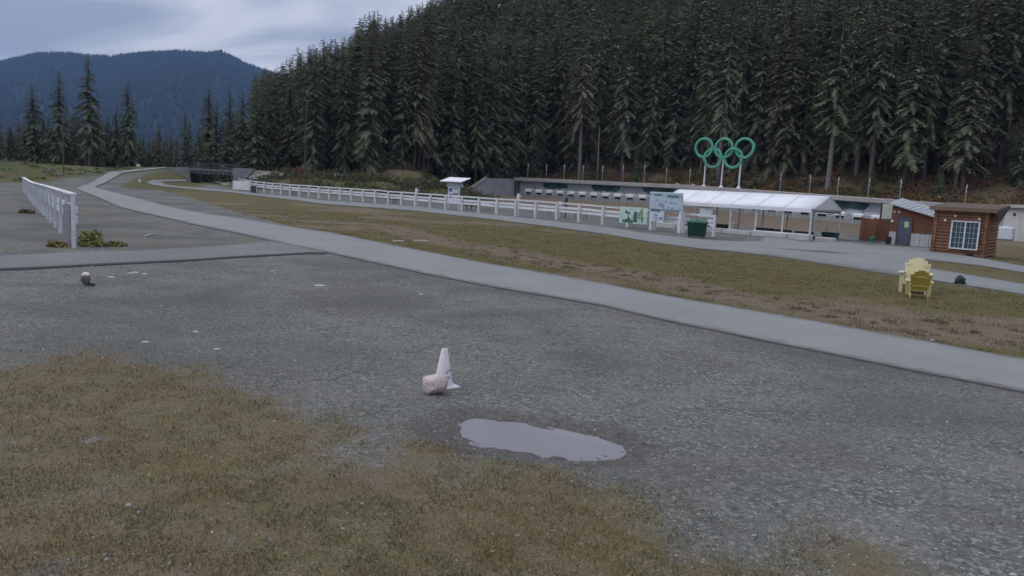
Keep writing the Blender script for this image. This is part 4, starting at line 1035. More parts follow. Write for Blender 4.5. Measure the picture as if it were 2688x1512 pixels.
MB().box((wx, -.17, wz), (.085, .08, wh - .09)).build('mullion', white, win)
gaps = 3, 5
for s_ in (-1, 1):
    x0 = wx + (s_ - 1) / 2 * ww / 2 + .045; pw_ = (ww / 2 - .09) / 3; ph = (wh - .1) / 5
    for a_ in range(3):
        for c_ in range(5):
            MB().box((x0 + (a_ + .5) * pw_, -.135 + R.uniform(-.003, .003), wz - wh / 2 + .05 + (c_ + .5) * ph), (pw_ - .022, .012, ph - .022)).build('pane', glass, win)
    g_ = MB()
    for a_ in (1, 2): g_.box((x0 + a_ * pw_, -.142, wz), (.022, .03, wh - .1))
    for c_ in range(1, 5): g_.box((x0 + 1.5 * pw_, -.1425, wz - wh / 2 + .05 + c_ * ph), (pw_ * 3, .028, .022))
    g_.build('muntin_grid', munt, win)
for (x, z) in ((.55, 2.12), (1.1, 2.42), (2.45, 2.30)): MB().tube([(x, -.15, z), (x, -.26, z - .02)], [.05, .08], 8).build('lamp', paper, cab)
MB().box((2.15, -.17, .02), (.38, .06, .14)).build('vent', blackmat, cab)

# pale box against the shelter wall at the picture's edge
p = P(2636, 630, 86); p.z = Tz(p.x, p.y)
r = empty('storage_tank', p, wrz, 'white plastic storage tank behind the log cabin', 'tank')
MB().box((0, 0, .78), (1.75, 1.2, 1.45)).build('body', mat('tank_white', (.62, .64, .70), rough=.4), r, bevel=.15)
MB().tube([(0, 0, 1.49), (0, 0, 1.6)], .2, 10).build('lid', white, r)
a, c = P(2598, 640, 90), P(2760, 668, 80)
dv = (c - a).normalized(); r = empty('block_wall', Vector((a.x, a.y, Tz(a.x, a.y))), math.atan2(dv.y, dv.x), 'pale concrete wall with a dark vent behind the log cabin', 'wall')
for k in range(4): MB().box((1.5 + k * 3.0, 1.4, 1.75), (2.97, .25, 3.9)).build('wall_panel', concrete_lt, r)
for k in range(4): MB().box((1.5 + k * 3.0, 1.15, 3.82), (2.97, 1.0, .34)).build('cap', roofm, r)
MB().box((1.75, 1.24, 2.9), (.32, .06, .34)).build('vent', blackmat, r)

# ------------------------------------------------------------------ bridge over the lower trail
bm_ = mat('bridge_concrete', (0.22, 0.22, 0.225), rough=.9, var=.15, scale=.8, bump=.2)
bdark = mat('bridge_steel', (0.06, 0.085, 0.09), rough=.7, var=.3, scale=1)
BY = 138.0
bl, br = P(490, 446, BY), P(612, 448, BY)
bridge = empty('trail_bridge', Vector((bl.x, BY, .8)), 0, 'low bridge with dark steel girder, railing and concrete side walls', 'bridge')
bo = bridge.location.copy(); zd = P(550, 447, BY).z
MB().hexa([(bl.x - .5, BY - .3, zd - .05), (br.x + .5, BY - .3, zd - .05), (br.x + .5, BY + 6, zd - .05), (bl.x - .5, BY + 6, zd - .05), (bl.x - .5, BY - .3, zd + .18), (br.x + .5, BY - .3, zd + .18), (br.x + .5, BY + 6, zd + .18), (bl.x - .5, BY + 6, zd + .18)]).build('deck', bm_, bridge, origin=bo)
gird = MB().box(((bl.x + br.x) / 2, BY - .1, zd - .38), (br.x - bl.x + .2, .3, .62)).build('girder', bdark, bridge, origin=bo)
for k in range(11):
    x = bl.x + (br.x - bl.x) * k / 10; MB().box((x, BY - .3, zd - .38), (.14, .1, .6)).build('stiffener', mat('stiffener', (.15, .17, .15)), gird, origin=None) if False else MB().box((x, BY - .31, zd - .38), (.14, .1, .6)).build('stiffener', mat('stiffener', (.15, .17, .15)), bridge, origin=bo)
for yy in (BY - .1, BY + 5.8):
    for zz in (.55, 1.15): MB().bar((bl.x - 1.2, yy, zd + zz), (br.x + .8, yy, zd + zz + .03), .09, .09).build('rail', bdark, bridge, origin=bo)
    for k in range(12):
        x = bl.x - 1.1 + (br.x - bl.x + 1.8) * k / 11; MB().box((x, yy, zd + .66), (.08, .08, 1.0)).build('baluster', bdark, bridge, origin=bo)
for s_, (ex, ey, pts) in ((-1, (bl.x, 0, [(437, 442), (490, 438), (496, 476), (480, 474)])), (1, (br.x, 0, [(611, 440), (668, 443), (640, 462), (612, 474)]))):
    q = [P(x, y, 127 if s_ < 0 else 131) for x, y in pts]
    q[2].z -= .8; q[3].z -= .5
    MB().prism(q, (0, 1.0, 0)).build('wing_wall', bm_, bridge, origin=bo)
    MB().box((ex + s_ * .35, BY + 3.2, zd / 2), (.7, 6.2, zd + .6)).build('abutment', bm_, bridge, origin=bo)
# ------------------------------------------------------------------ light poles and little signs by the trail
def lamp_pole(px, py, d, h, lab, m=greywood):
    p = P(px, py, d); p.z = Tz(p.x, p.y); r = empty('light_pole', p, 0, lab, 'light pole', 'light poles')
    MB().tube([(0, 0, -.2), (0, 0, h)], [.08, .05], 8).build('pole', m, r)
    MB().bar((0, 0, h - .1), (0, -.7, h + .05), .06, .06).build('arm', galv, r)
    MB().box((0, -.85, h + .05), (.22, .5, .12)).build('lamp_head', mat('lamp_head', (.22, .22, .22)), r)
lamp_pole(167, 462, 104, 8.0, 'thin light pole standing in the meadow on the bank', mat('pole_dark', (.10, .09, .085)))
lamp_pole(800, 470, 118, 12.0, 'tall thin light pole behind the far half of the fence', mat('pole_dark', (.12, .10, .09)))
def small_sign(px, py, d, w, h, zc_, m, lab):
    p = P(px, py, d); p.z = Tz(p.x, p.y); z = P(px, py, d).z - p.z
    r = empty('trail_sign', p, 0, lab, 'sign'); MB().box((0, 0, max(z, .4) / 2), (.08, .08, max(z, .4) + .1)).build('post', greywood, r); MB().box((0, -.06, max(z, .4)), (w, .03, h)).build('panel', m, r)
small_sign(739, 464, 124, .62, .75, .9, mat('sign_yellow', (.62, .60, .36)), 'small pale yellow sign beside the path right of the bridge')
small_sign(363, 434, 126, .55, .32, 1.6, white, 'tiny white sign on the bank left of the bridge')
small_sign(367, 477, 100, .30, .40, .5, white, 'small white marker where the path loops below the bank')

# ------------------------------------------------------------------ mountain ridge, far off
ridge_px = [(-600, 205), (-300, 195), (-120, 178), (0, 164), (45, 153), (104, 141), (179, 141), (232, 147), (292, 150), (336, 144), (375, 139), (476, 135), (545, 141), (580, 135), (610, 150), (655, 172), (710, 190), (800, 225), (950, 270), (1200, 320), (1700, 380), (2400, 420)]
RD = 3600.0
naz = 240; t_ = np.linspace(0, 1, 46)
rp = np.array(ridge_px, float); cx = np.linspace(rp[0, 0], rp[-1, 0], naz); cy_ = np.interp(cx, rp[:, 0], rp[:, 1])
tops = [P(x, y, RD) for x, y in zip(cx, cy_)]
tx = np.array([p.x for p in tops]) / RD; tz = np.array([p.z for p in tops]) - 12
def mtn(u, t):
    """u: column position, t: 0 foot .. 1 crest .. 1.3 behind"""
    sx = np.interp(u, np.arange(naz), tx); cz = np.interp(u, np.arange(naz), tz)
    dep = 1500 + (RD - 1500) * t
    X = sx * dep; n_ = fbm(X + 9000, dep, 520, 7, 4) - .5
    z = np.where(t <= 1, cz * np.clip(t, 0, 1) ** 1.15, cz * (1 - (t - 1) * 1.6)) + n_ * 150 * np.sin(np.pi * np.clip(t, 0, 1)) - 6 * (1 - t)
    return X, dep + n_ * 60 * (1 - np.abs(2 * t - 1)), z
tt = np.concatenate([t_, [1.1, 1.3]])
UU, TT = np.meshgrid(np.arange(naz), tt); X, Y, Z = mtn(UU.ravel(), TT.ravel())
nt_ = len(tt); a_, c_ = np.meshgrid(np.arange(nt_ - 1), np.arange(naz - 1), indexing='ij')
fq = np.stack([a_ * naz + c_, a_ * naz + c_ + 1, (a_ + 1) * naz + c_ + 1, (a_ + 1) * naz + c_], -1).reshape(-1, 4)
mo = npmesh('mountain', np.column_stack([X, Y, Z]), fq, mat('mountain_forest', (.007, .010, .009), rough=.95, var=.3, scale=.01), smooth=True, quads=True); tag(mo, kind='structure')
# its forest: small spires, one mass
nm = 16000
u = RNG.uniform(40, 150, nm); t = np.concatenate([1 - .85 * RNG.uniform(0, 1.0, nm - 2600) ** 1.7, RNG.uniform(.985, 1.005, 2600)])
X, Y, Z = mtn(u, t); hh = RNG.uniform(13, 28, nm); wd_ = hh * RNG.uniform(.15, .24, nm)
ang = np.arange(5) / 5 * 2 * np.pi
ringv = np.stack([X[:, None] + wd_[:, None] * np.cos(ang), Y[:, None] + wd_[:, None] * np.sin(ang), np.repeat((Z + hh * .05)[:, None], 5, 1)], -1)
V = np.concatenate([ringv, np.stack([X, Y, Z + hh], -1)[:, None, :]], 1).reshape(-1, 3)
k = np.arange(5); F = (np.stack([k, (k + 1) % 5, np.full(5, 5)], -1)[None] + (np.arange(nm) * 6)[:, None, None]).reshape(-1, 3)
col = np.repeat(RNG.uniform(.88, 1.12, nm), 6)[:, None] * np.array([[1, 1, 1]])
fo = npmesh('distant_forest', V, F, tintmat('distant_leaf', (.015, .022, .019)), colors=col); tag(fo, 'dark conifer forest covering the far blue ridge', 'forest', kind='stuff')

# ------------------------------------------------------------------ conifers
def conifer(seed, h, base, rad, nb, shape=1.0, droop=0.45, ragged=0.35, leaf=.7):
    """returns (crown verts, tris, tint), trunk MB. Branches in loose whorls; each carries hanging and spreading sprays"""
    r = np.random.default_rng(seed)
    V = []; F = []; C = []
    def tri_(p, q, s, c): 
        b = len(V); V.extend((p, q, s)); F.append((b, b + 1, b + 2)); C.extend((c, c, c))
    gapz = r.uniform(base, .9, 3); 
    for k in range(nb):
        f = base + (1 - base) * ((k + r.uniform(0, 1)) / nb) ** .9
        if np.min(np.abs(gapz - f)) < .01 and r.uniform() < .6: continue
        z = h * f; a = r.uniform(0, 2 * np.pi)
        rel = (1 - f) / (1 - base)
        L = rad * (rel ** shape * .92 + .06) * r.uniform(1 - ragged, 1 + ragged * .6)
        if rel > .8: L *= r.uniform(.5, 1.0)
        ca, sa = np.cos(a), np.sin(a); rise = r.uniform(.0, .22) * (1 - rel) - droop * rel * r.uniform(.5, 1.2)
        tone = r.uniform(.78, 1.22)
        ns = (5 if L < 1.2 else 9) if nb > 200 else (3 if L < 1.2 else 5)
        prev = np.array([0, 0, z])
        for s in range(1, ns + 1):
            t = s / ns; q = np.array([ca * L * t, sa * L * t, z + L * (rise * t - .18 * t * t)])
            wid = (.10 + .34 * (1 - t) + .08) * L * r.uniform(.6, 1.2) * leaf
            side = np.array([-sa, ca, 0])
            mid = prev * .5 + q * .5
            sh = tone * r.uniform(.88, 1.12)
            for sg_ in (-1, 1):
                tip = mid + side * sg_ * wid + np.array([ca, sa, 0]) * L * .14 + np.array([0, 0, -wid * r.uniform(.15, .75)])
                tri_(prev, q, tip, sh * r.uniform(.85, 1.15))
            hang = mid + np.array([r.uniform(-.1, .1) * L, r.uniform(-.1, .1) * L, -r.uniform(.12, .34) * L * leaf])
            tri_(prev + side * .02, q - side * .02, hang, sh * .85)
            prev = q
        tri_(prev, prev + np.array([ca * .12 * L - sa * .06 * L, sa * .12 * L + ca * .06 * L, -.06 * L]), prev + np.array([ca * .12 * L + sa * .06 * L, sa * .12 * L - ca * .06 * L, -.1 * L]), tone)
    # leader
    for k in range(4):
        a = k * 1.57; tri_(np.array([0, 0, h * 1.0]), np.array([.12 * np.cos(a), .12 * np.sin(a), h * .95]), np.array([.12 * np.cos(a + 1.2), .12 * np.sin(a + 1.2), h * .955]), 1.0)
    tm = MB(); bend = r.uniform(-.25, .25, 2); r0 = .012 * h + .05
    pts = [(bend[0] * math.sin(t * 2.2), bend[1] * math.sin(t * 1.9), -1.2 + (h * .99 + 1.2) * t) for t in (0, .06, .25, .5, .75, 1)]
    tm.tube(pts, [r0 * 1.35, r0, r0 * .8, r0 * .58, r0 * .33, .02], 7)
    for k in range(int(22 * base / .3)):       # dead twigs on the bare stem
        z = h * r.uniform(.04, base + .05); a = r.uniform(0, 6.28); l = r.uniform(.5, 1.6)
        tm.bar((0, 0, z), (l * math.cos(a), l * math.sin(a), z - l * r.uniform(-.1, .4)), .05, .05)
    c = np.array(C)[:, None] * np.ones((1, 3))
    # old sprays are browner, young ones greener
    c = c * np.column_stack([1 + .25 * (1 - c[:, 0]), np.ones(len(c)), 1 + .1 * (c[:, 0] - 1)])
    return np.array(V), np.array(F), c, tm
leafm = tintmat('conifer_leaf', (.124, .142, .080), randobj=[(.142, .156, .088), (.124, .150, .098), (.154, .148, .096), (.132, .132, .078), (.158, .168, .118)])
barkm = mat('bark', (.105, .088, .078), rough=.95, var=.35, scale=3, bump=.4, stretch=(4, 4, .6), randtint=.35)
barkpale = mat('bark_pale', (.21, .195, .175), rough=.95, var=.3, scale=3, stretch=(4, 4, .6), randtint=.2)
PROT = []
spec = [(1, 31, .08, 3.9, 330, .60, .75, .5), (2, 29, .16, 3.4, 290, .50, .80, .55), (3, 33, .26, 3.5, 270, .46, .9, .6), (4, 27, .05, 3.8, 330, .68, .65, .45), (5, 34, .12, 4.0, 330, .55, .95, .55), (6, 24, .03, 3.8, 310, .8, .5, .42), (7, 30, .36, 3.2, 250, .48, .8, .6), (8, 18, .02, 3.3, 270, .85, .45, .4)]
for sp4 in spec:
    V, F, C, tm = conifer(*sp4)
    root = empty('conifer', (0, 0, -500), 0)
    npmesh('crown', V, F, leafm, root, colors=C)
    tm.build('trunk', barkm, root, smooth=True)
    PROT.append((root, kids_of(root), sp4[1], V, F, C))
LOW = []
for (sd_0, h_0, *rest) in [(21, 31, .12, 4.0, 125, .58, .75, .5), (22, 29, .2, 3.6, 115, .5, .8, .55), (23, 33, .3, 3.7, 110, .46, .9, .6), (24, 34, .15, 4.1, 125, .55, .9, .55)]:
    V, F, C, _ = conifer(sd_0, h_0, *rest, leaf=1.1); LOW.append((h_0, V, F, C))
used = set()
SIL = np.array([(500, 215), (640, 180), (690, 165), (720, 150), (770, 105), (800, 98), (845, 90), (885, 72), (930, 32), (955, 8), (990, 38), (1030, 15), (1080, -12), (1150, -50), (1250, -90), (1365, -110), (1385, -165), (1405, -165), (1425, -112), (1485, -118), (1505, -160), (1525, -160), (1545, -125), (1600, -145), (2000, -165), (2688, -180)], float)
def sil_cap(x, y, g):
    """greatest tree height here that keeps the forest's skyline as it is in the photograph"""
    px = 1344 + FPX * x / y; d = ray(px, float(np.interp(px, SIL[:, 0], SIL[:, 1]))); d = d / math.hypot(d.x, d.y)
    return EYE.z + d.z * math.hypot(x, y) - g
def place_tree(k, loc, hgt, rz, label, group='forest conifers', pale=False, lean=0.0):
    root, kd, h0, *_ = PROT[k]
    if k in used: o = copy_tree(root, kd)
    else: used.add(k); o = root
    s = hgt / h0; sw = s * R.uniform(.88, 1.12) * (1.2 if group.startswith('trees') else 1.0)
    o.location = loc; o.rotation_euler = (R.uniform(-.02, .02) + lean, R.uniform(-.02, .02), rz); o.scale = (sw, sw, s)
    tag(o, label, 'tree', group)
    if pale:
        for ch in list(o.children):
            if ch.name.startswith('trunk'):
                ch.data = ch.data.copy(); ch.data.materials[0] = barkpale
    return o
# stand of trees to the left of the bridge: picture column, top row, distance
left = [(92, 214, 150, 3, 'slim dark conifer in the meadow stand, outermost of its tall four'), (152, 186, 148, 0, 'tall dark conifer in the meadow stand behind the light pole'), (235, 146, 146, 4, 'tallest dark conifer of the stand behind the meadow'), (339, 212, 150, 0, 'dark conifer at the inner edge of the meadow stand, above the trail bend'), (548, 226, 172, 0, 'lone tall dark conifer just behind the bridge'), (485, 292, 168, 5, 'shorter conifer behind the bridge, left of the lone tall one')]
for (x, ytop, d, k, lab) in left:
    p = P(x, 440, d); p.z = Tz(p.x, p.y); tp = P(x, ytop, d)
    place_tree(k, p, tp.z - p.z, R.uniform(0, 6), lab, 'trees behind the meadow and bridge')
fill = [(-60, 300), (-20, 260), (20, 305), (48, 290), (68, 320), (112, 300), (128, 285), (176, 310), (196, 282), (212, 300), (262, 270), (280, 300), (300, 265), (318, 300), (352, 330), (372, 365), (398, 360), (425, 350), (452, 345), (505, 330), (524, 320), (572, 260), (590, 300), (606, 250), (622, 280), (640, 225), (655, 260), (668, 210), (682, 240), (700, 190), (612, 320), (648, 320), (690, 300), (-100, 280), (-140, 240), (250, 320), (145, 330), (470, 365), (540, 345)]
fill += [(R.uniform(340, 640), R.uniform(330, 395)) for _ in range(16)] + [(R.uniform(-60, 330), R.uniform(300, 370)) for _ in range(40)]
for (x, ytop) in fill:
    d = R.uniform(152, 185) if x > 340 else R.uniform(150, 175)
    p = P(x + R.uniform(-8, 8), 445, d); p.z = Tz(p.x, p.y); tp = P(x, ytop + R.uniform(-12, 18), d)
    place_tree(R.choice([0, 3, 5, 7, 3, 5]), p, max(7, tp.z - p.z), R.uniform(0, 6), 'dark conifer standing close among others behind the meadow and bridge', 'trees behind the meadow and bridge')
# the hillside: jittered grid, front trees each a thing, the rest one mass
cand = []
y = 70.0
while y < 330:
    x = -85.0
    while x < 230:
        px_, py_ = x + R.uniform(-2.4, 2.4), y + R.uniform(-2.4, 2.4)
        cand.append((px_, py_)); x += 4.2
    y += 4.2
ca_ = np.array(cand); fd = foot_d(ca_[:, 0], ca_[:, 1]); rat = ca_[:, 0] / ca_[:, 1]
behind_wall = wall_i(ca_[:, 0], ca_[:, 1]) > -3
keep = (fd > np.where(behind_wall, 9.5 + 5 * fbm(ca_[:, 0], ca_[:, 1], 14, 5), 2.0)) & (fd < 125) & (rat > -.335) & (rat < .74) & ~((rat < -.30) & (fd > 60))
ca_ = ca_[keep]; fd = fd[keep]; zt_ = T0(ca_[:, 0], ca_[:, 1])
order = np.argsort(fd + RNG.uniform(0, 3, len(fd)))
NIND = 150
back = order[NIND:]
for n_, k in enumerate(order[:NIND]):
    x, y = ca_[k]; ra = x / y
    if ra < -.24: hgt = R.uniform(19, 27)
    else: hgt = R.uniform(24, 36)
    hgt = min(hgt, sil_cap(x, y, zt_[k]) * R.uniform(.84, 1.0))
    if hgt < 7: continue
    front = fd[k] < 20
    kind = R.choice([1, 2, 0, 4, 3, 1, 0]) if front else R.choice([0, 1, 2, 3, 4, 6, 4])
    if front and R.random() < .18: kind, hgt = 5, min(hgt, R.uniform(9, 16))
    place_tree(kind, (x, y, zt_[k] - .2), hgt, R.uniform(0, 6), 'tall dark conifer standing close among others on the hillside', 'forest conifers')
Vs, Fs, Cs = [], [], []; off = 0
pal = [np.array(c) for c in ((1, 1, 1), (1.12, 1.08, 1.0), (1.0, 1.06, 1.2), (1.2, 1.06, 1.05), (.88, .92, .9))]
for k in back:
    h0, V, F, C = R.choice(LOW)
    hg = min(R.uniform(23, 34), sil_cap(ca_[k][0], ca_[k][1], zt_[k]) * R.uniform(.84, 1.0))
    if hg < 7: continue
    s = hg / h0; a = R.uniform(0, 6.28); c_, s_ = math.cos(a), math.sin(a)
    sel = V[F].mean(1)[:, 2] > (.58 if fd[k] > 50 else .45 if fd[k] > 30 else .2) * h0       # lower boughs are hidden by the trees in front
    W = np.column_stack([(V[:, 0] * c_ - V[:, 1] * s_) * s + ca_[k][0], (V[:, 0] * s_ + V[:, 1] * c_) * s + ca_[k][1], V[:, 2] * s + zt_[k] - .2])
    Vs.append(W); Fs.append(F[sel] + off); Cs.append(C * R.choice(pal) * R.uniform(.88, 1.12)); off += len(W)
hf = npmesh('hillside_forest', np.vstack(Vs), np.vstack(Fs), tintmat('hill_leaf', (.150, .166, .102)), colors=np.vstack(Cs))
tag(hf, 'mass of dark conifers climbing the hillside behind the front rows', 'forest', kind='stuff')
# young trees at the forest edge above the shelter
for k in range(36):
    i = R.uniform(-5, 36); d = R.uniform(6, 14); x, y = wall_pt(i); x += WNRM.x * d; y += WNRM.y * d
    place_tree(R.choice([7, 5]), (x, y, float(T0(x, y)) - .1), R.uniform(2.5, 8.5), R.uniform(0, 6), 'young conifer at the forest edge above the shelter roof', 'young conifers above the shelter')
# pale bare stems that stand out at the forest edge
for (x, y1, d, h, lab) in ((1306, 405, 176, 33, 'conifer with pale bare lower trunk behind the concrete ramp'), (1525, 405, 171, 34, 'conifer with pale bare lower trunk left of the ring sign'), (1888, 400, 152, 33, 'conifer with pale bare lower trunk straight above the ring sign'), (2180, 415, 140, 32, 'conifer with pale bare lower trunk right of the ring sign')):
    p = P(x, y1, d); place_tree(6, (p.x, p.y, float(T0(p.x, p.y)) - .2), h, R.uniform(0, 6), lab, 'pale trunked conifers', pale=True)
snag = [(1572, 330, 405, 166, 12, 'short broken dead tree with pale trunk behind the shelter poles'), (2400, 330, 440, 136, 11, 'short broken dead tree with pale trunk above the brown hut')]
for k, (x, y0, y1, d, h, lab) in enumerate(snag):
    p = P(x, y1, d); gz_ = Tz(p.x, p.y); top_ = P(x, y0, d).z
    r = empty('dead_tree', Vector((p.x, p.y, gz_)), 0, lab, 'dead tree', 'pale dead trees')
    H_ = max(6, top_ - gz_); w = R.uniform(-.5, .5)
    MB().tube([(0, 0, -.5), (w * .3, 0, H_ * .4), (w, .1, H_ * .75), (w * 1.2, .1, H_)], [.19, .16, .11, .04], 7).build('trunk', barkpale, r, smooth=True)
    for q in range(14):
        z = R.uniform(.3, .97) * H_; a = R.uniform(0, 6.28); l = R.uniform(.5, 1.8); MB().bar((w * z / H_, 0, z), (w * z / H_ + l * math.cos(a), l * math.sin(a), z - l * .25), .045, .045).build('branch', barkpale, r)

# ------------------------------------------------------------------ shrubs, brush and boulders
def leafclump(n, rx, ry, rz, size, seed, colrange=(.6, 1.5), z0=0.0, base=(1, 1, 1)):
    r = np.random.default_rng(seed)
    p = r.normal(size=(n, 3)); p /= np.linalg.norm(p, axis=1)[:, None]; p *= r.uniform(.35, 1.0, n)[:, None] ** .5
    lump = 1 + .35 * np.sin(p[:, :1] * 5 + seed) * np.cos(p[:, 1:2] * 4 + seed)
    p = p * lump * np.array([rx, ry, rz]); p[:, 2] = np.abs(p[:, 2]) * .95 + z0
    d1 = r.normal(size=(n, 3)); d1 /= np.linalg.norm(d1, axis=1)[:, None]; d2 = np.cross(d1, r.normal(size=(n, 3))); d2 /= np.linalg.norm(d2, axis=1)[:, None] + 1e-6
    s = size * r.uniform(.5, 1.4, n)[:, None]
    V = np.stack([p - d1 * s, p + d1 * s * .2 + d2 * s * .5, p + d1 * s, p + d1 * s * .1 - d2 * s * .5], 1).reshape(-1, 3)
    k = np.arange(n)[:, None] * 4
    F = np.concatenate([k + np.array([[0, 1, 2]]), k + np.array([[0, 2, 3]])])
    C = np.repeat(r.uniform(*colrange, n), 4)[:, None] * np.array(base)[None]
    return V, F, C
shrubm = tintmat('shrub_leaf', (.140, .140, .070))
def shrub(name, loc, rx, rz, n, seed, label, base=(1, 1, 1), group='shrubs', size=.08):
    r = empty(name, loc, 0, label, 'shrub', group)
    V, F, C = leafclump(n, rx, rx * .85, rz, size, seed, base=base)
    npmesh('foliage', V, F, shrubm, r, colors=C)
    m = MB(); q = random.Random(seed)
    for k in range(9):
        a = q.uniform(0, 6.28); l = q.uniform(.3, .8) * rx; m.bar((0, 0, -.05), (l * math.cos(a), l * math.sin(a), rz * q.uniform(.5, .95)), .02, .02)
    m.build('stems', mat('twig', (.14, .10, .07)), r)
for k, (x, y, rx, rz, n, lab, bs) in enumerate((
        (240, 646, .36, .50, 520, 'yellow green shrub just past the end post of the near fence', (1.75, 1.85, 1.4)),
        (300, 646, .35, .15, 200, 'low yellowish weed clump right of the fence end shrub', (1.7, 1.5, 1.2)),
        (146, 648, .28, .18, 260, 'brownish weed clump at the foot of the near fence', (1.8, 1.4, 1.15)),
        (70, 560, .4, .2, 250, 'low dark weeds along the near fence, farther back', (.9, .9, 1)),
        (560, 470, 1.5, 1.2, 600, 'pale grey green bush in the bridge opening', (1.2, 1.35, 2.0)),
        (765, 452, 1.7, 2.3, 900, 'bright green young bush right of the bridge ramp', (1.1, 1.5, 1.0)),
        (785, 460, 1.3, 1.4, 500, 'small reddish bush beside the bright green bush', (1.7, .8, 1.1)))):
    g = onground(x, y); shrub('shrub', g, rx, rz, n, 100 + k, lab, bs, 'shrubs by the trail', size=.07 if rx < 1 else .16)
# planted bank behind the long fence: brush that nobody could count
Vs, Fs, Cs = [], [], []; off = 0
_gxi = np.arange(-130, 200, 2.0); _gyi = np.arange(70, 215, 2.0); _GZ = T0(*np.meshgrid(_gxi, _gyi))
def zcache(x, y):
    i = min(max((x + 130) / 2, 0), len(_gxi) - 1.001); j = min(max((y - 70) / 2, 0), len(_gyi) - 1.001); a, b = int(i), int(j); u, v = i - a, j - b
    return float((_GZ[b, a] * (1 - u) + _GZ[b, a + 1] * u) * (1 - v) + (_GZ[b + 1, a] * (1 - u) + _GZ[b + 1, a + 1] * u) * v)
def add_brush(px, py, rx, rz, n, seed, size, base):
    global off
    z = zcache(px, py); V, F, C = leafclump(n, rx, rx, rz, size, seed, base=base); V = V + np.array([px, py, z - .05]); Vs.append(V); Fs.append(F + off); Cs.append(C); off += len(V)
pals = [(.62, .66, .62), (.8, .6, .75), (.55, .72, .55), (.78, .58, .6), (.7, .68, .9)]
for k in range(260):
    t = R.uniform(0, 1); x = -40 + 34 * t + R.uniform(-2, 2); y = 124 + R.uniform(-9, 12) - 3 * t
    add_brush(x, y, R.uniform(.8, 1.9), R.uniform(.6, 1.6), 110, 300 + k, .15, R.choice(pals))
o = npmesh('bank_brush', np.vstack(Vs), np.vstack(Fs), shrubm, colors=np.vstack(Cs)); tag(o, 'purplish green brush on the bank behind the fence', 'brush', kind='stuff')
Vs, Fs, Cs = [], [], []; off = 0
pals = [(1.15, .62, .60), (1.35, .66, .62), (.62, .66, .58), (1.3, .72, .55), (.55, .62, .60), (.95, .68, .66)]
for k in range(1300):
    i = R.uniform(-6, 37); d = R.uniform(3.2, 30); x, y = wall_pt(i); x += WNRM.x * d; y += WNRM.y * d
    if R.random() < .35 and d < 12: pb = (1.9, 1.0, .55) if i > 26 else (1.5, .66, .6)
    else: pb = R.choice(pals)
    add_brush(x, y, R.uniform(.8, 1.9), R.uniform(.5, 1.7), 80, 1000 + k, .18, pb)
o = npmesh('hillside_brush', np.vstack(Vs), np.vstack(Fs), shrubm, colors=np.vstack(Cs)); tag(o, 'reddish and dark green brush on the slope above the shelter', 'brush', kind='stuff')
# understorey in the front of the forest and meadow flowers
Vs, Fs, Cs = [], [], []; off = 0
for k in range(260):
    x = R.uniform(-100, -8); 
    fy = np.interp(x, [-100, -95, -45, -17, -11], [180, 178, 150, 136, 164]); y = fy + R.uniform(-1, 16)
    add_brush(x, y, R.uniform(.8, 2.2), R.uniform(.8, 2.4), 80, 2000 + k, .2, R.choice([(.5, .55, .6), (.7, .5, .55), (.5, .65, .5)]))
for k in range(210):
    x = R.uniform(-110, -58); y = R.uniform(92, 126); add_brush(x, y, R.uniform(.5, 1.2), R.uniform(.2, .5), 60, 2400 + k, .12, R.choice([(1.5, 1.0, 2.6), (.75, 1.05, .6), (.8, 1.15, .6), (.7, 1.0, .6)]))
o = npmesh('undergrowth', np.vstack(Vs), np.vstack(Fs), shrubm, colors=np.vstack(Cs)); tag(o, 'dark undergrowth along the forest edge and flowering meadow plants', 'undergrowth', kind='stuff')
def rockmesh(seed, n=2, cuts=9, rough=.06):
    bm = bmesh.new(); bmesh.ops.create_icosphere(bm, subdivisions=n, radius=1.0); r = np.random.default_rng(seed)
    for c in range(cuts):
        d = Vector(r.normal(size=3)).normalized(); lim = r.uniform(.62, .9) if cuts < 20 else r.uniform(.72, .92)
        for v in bm.verts:
            e_ = v.co.dot(d)
            if e_ > lim: v.co -= d * (e_ - lim)
    for v in bm.verts: v.co += Vector(r.normal(size=3)) * rough * .4
    me = bpy.data.meshes.new('rock'); bm.to_mesh(me); bm.free(); return me
stone = mat('grey_stone', (.36, .34, .33), rough=.9, var=.25, scale=2, bump=.4, bscale=8)
stone2 = mat('pale_stone', (.50, .46, .43), rough=.9, var=.2, scale=2, bump=.4, bscale=8)
rms = [rockmesh(s) for s in range(4)]
for m_ in rms: m_.materials.append(stone2)
for k, (x, y, d, s) in enumerate(((1003, 463, 128, .7), (1052, 480, 122, .55), (885, 470, 124, .9), (960, 468, 126, .8), (1302, 452, 175, 1.0), (1782, 425, 156, .6), (1823, 427, 152, .7), (2020, 444, 140, 1.6), (2050, 452, 139, .9), (2390, 484, 125, .7), (2400, 500, 119, .8), (1480, 430, 170, 1.2), (1530, 440, 168, .8), (2575, 505, 116, .8), (2610, 512, 112, 1.0), (1995, 470, 141, .7))):
    p = P(x, y, d); z = Tz(p.x, p.y)
    o = bpy.data.objects.new('boulder', rms[k % 4]); COL.objects.link(o); o.location = (p.x, p.y, z + s * .25); o.scale = (s * R.uniform(.8, 1.3), s * R.uniform(.8, 1.3), s * .75); o.rotation_euler = (R.uniform(-.4, .4), R.uniform(-.4, .4), R.uniform(0, 6))
    tag(o, 'pale boulder half sunk in brush on the bank behind the fence' if k < 4 else 'pale boulder half sunk in brush on the slope above the shelter', 'boulder', 'boulders on the bank' if k < 4 else 'boulders on the slope')

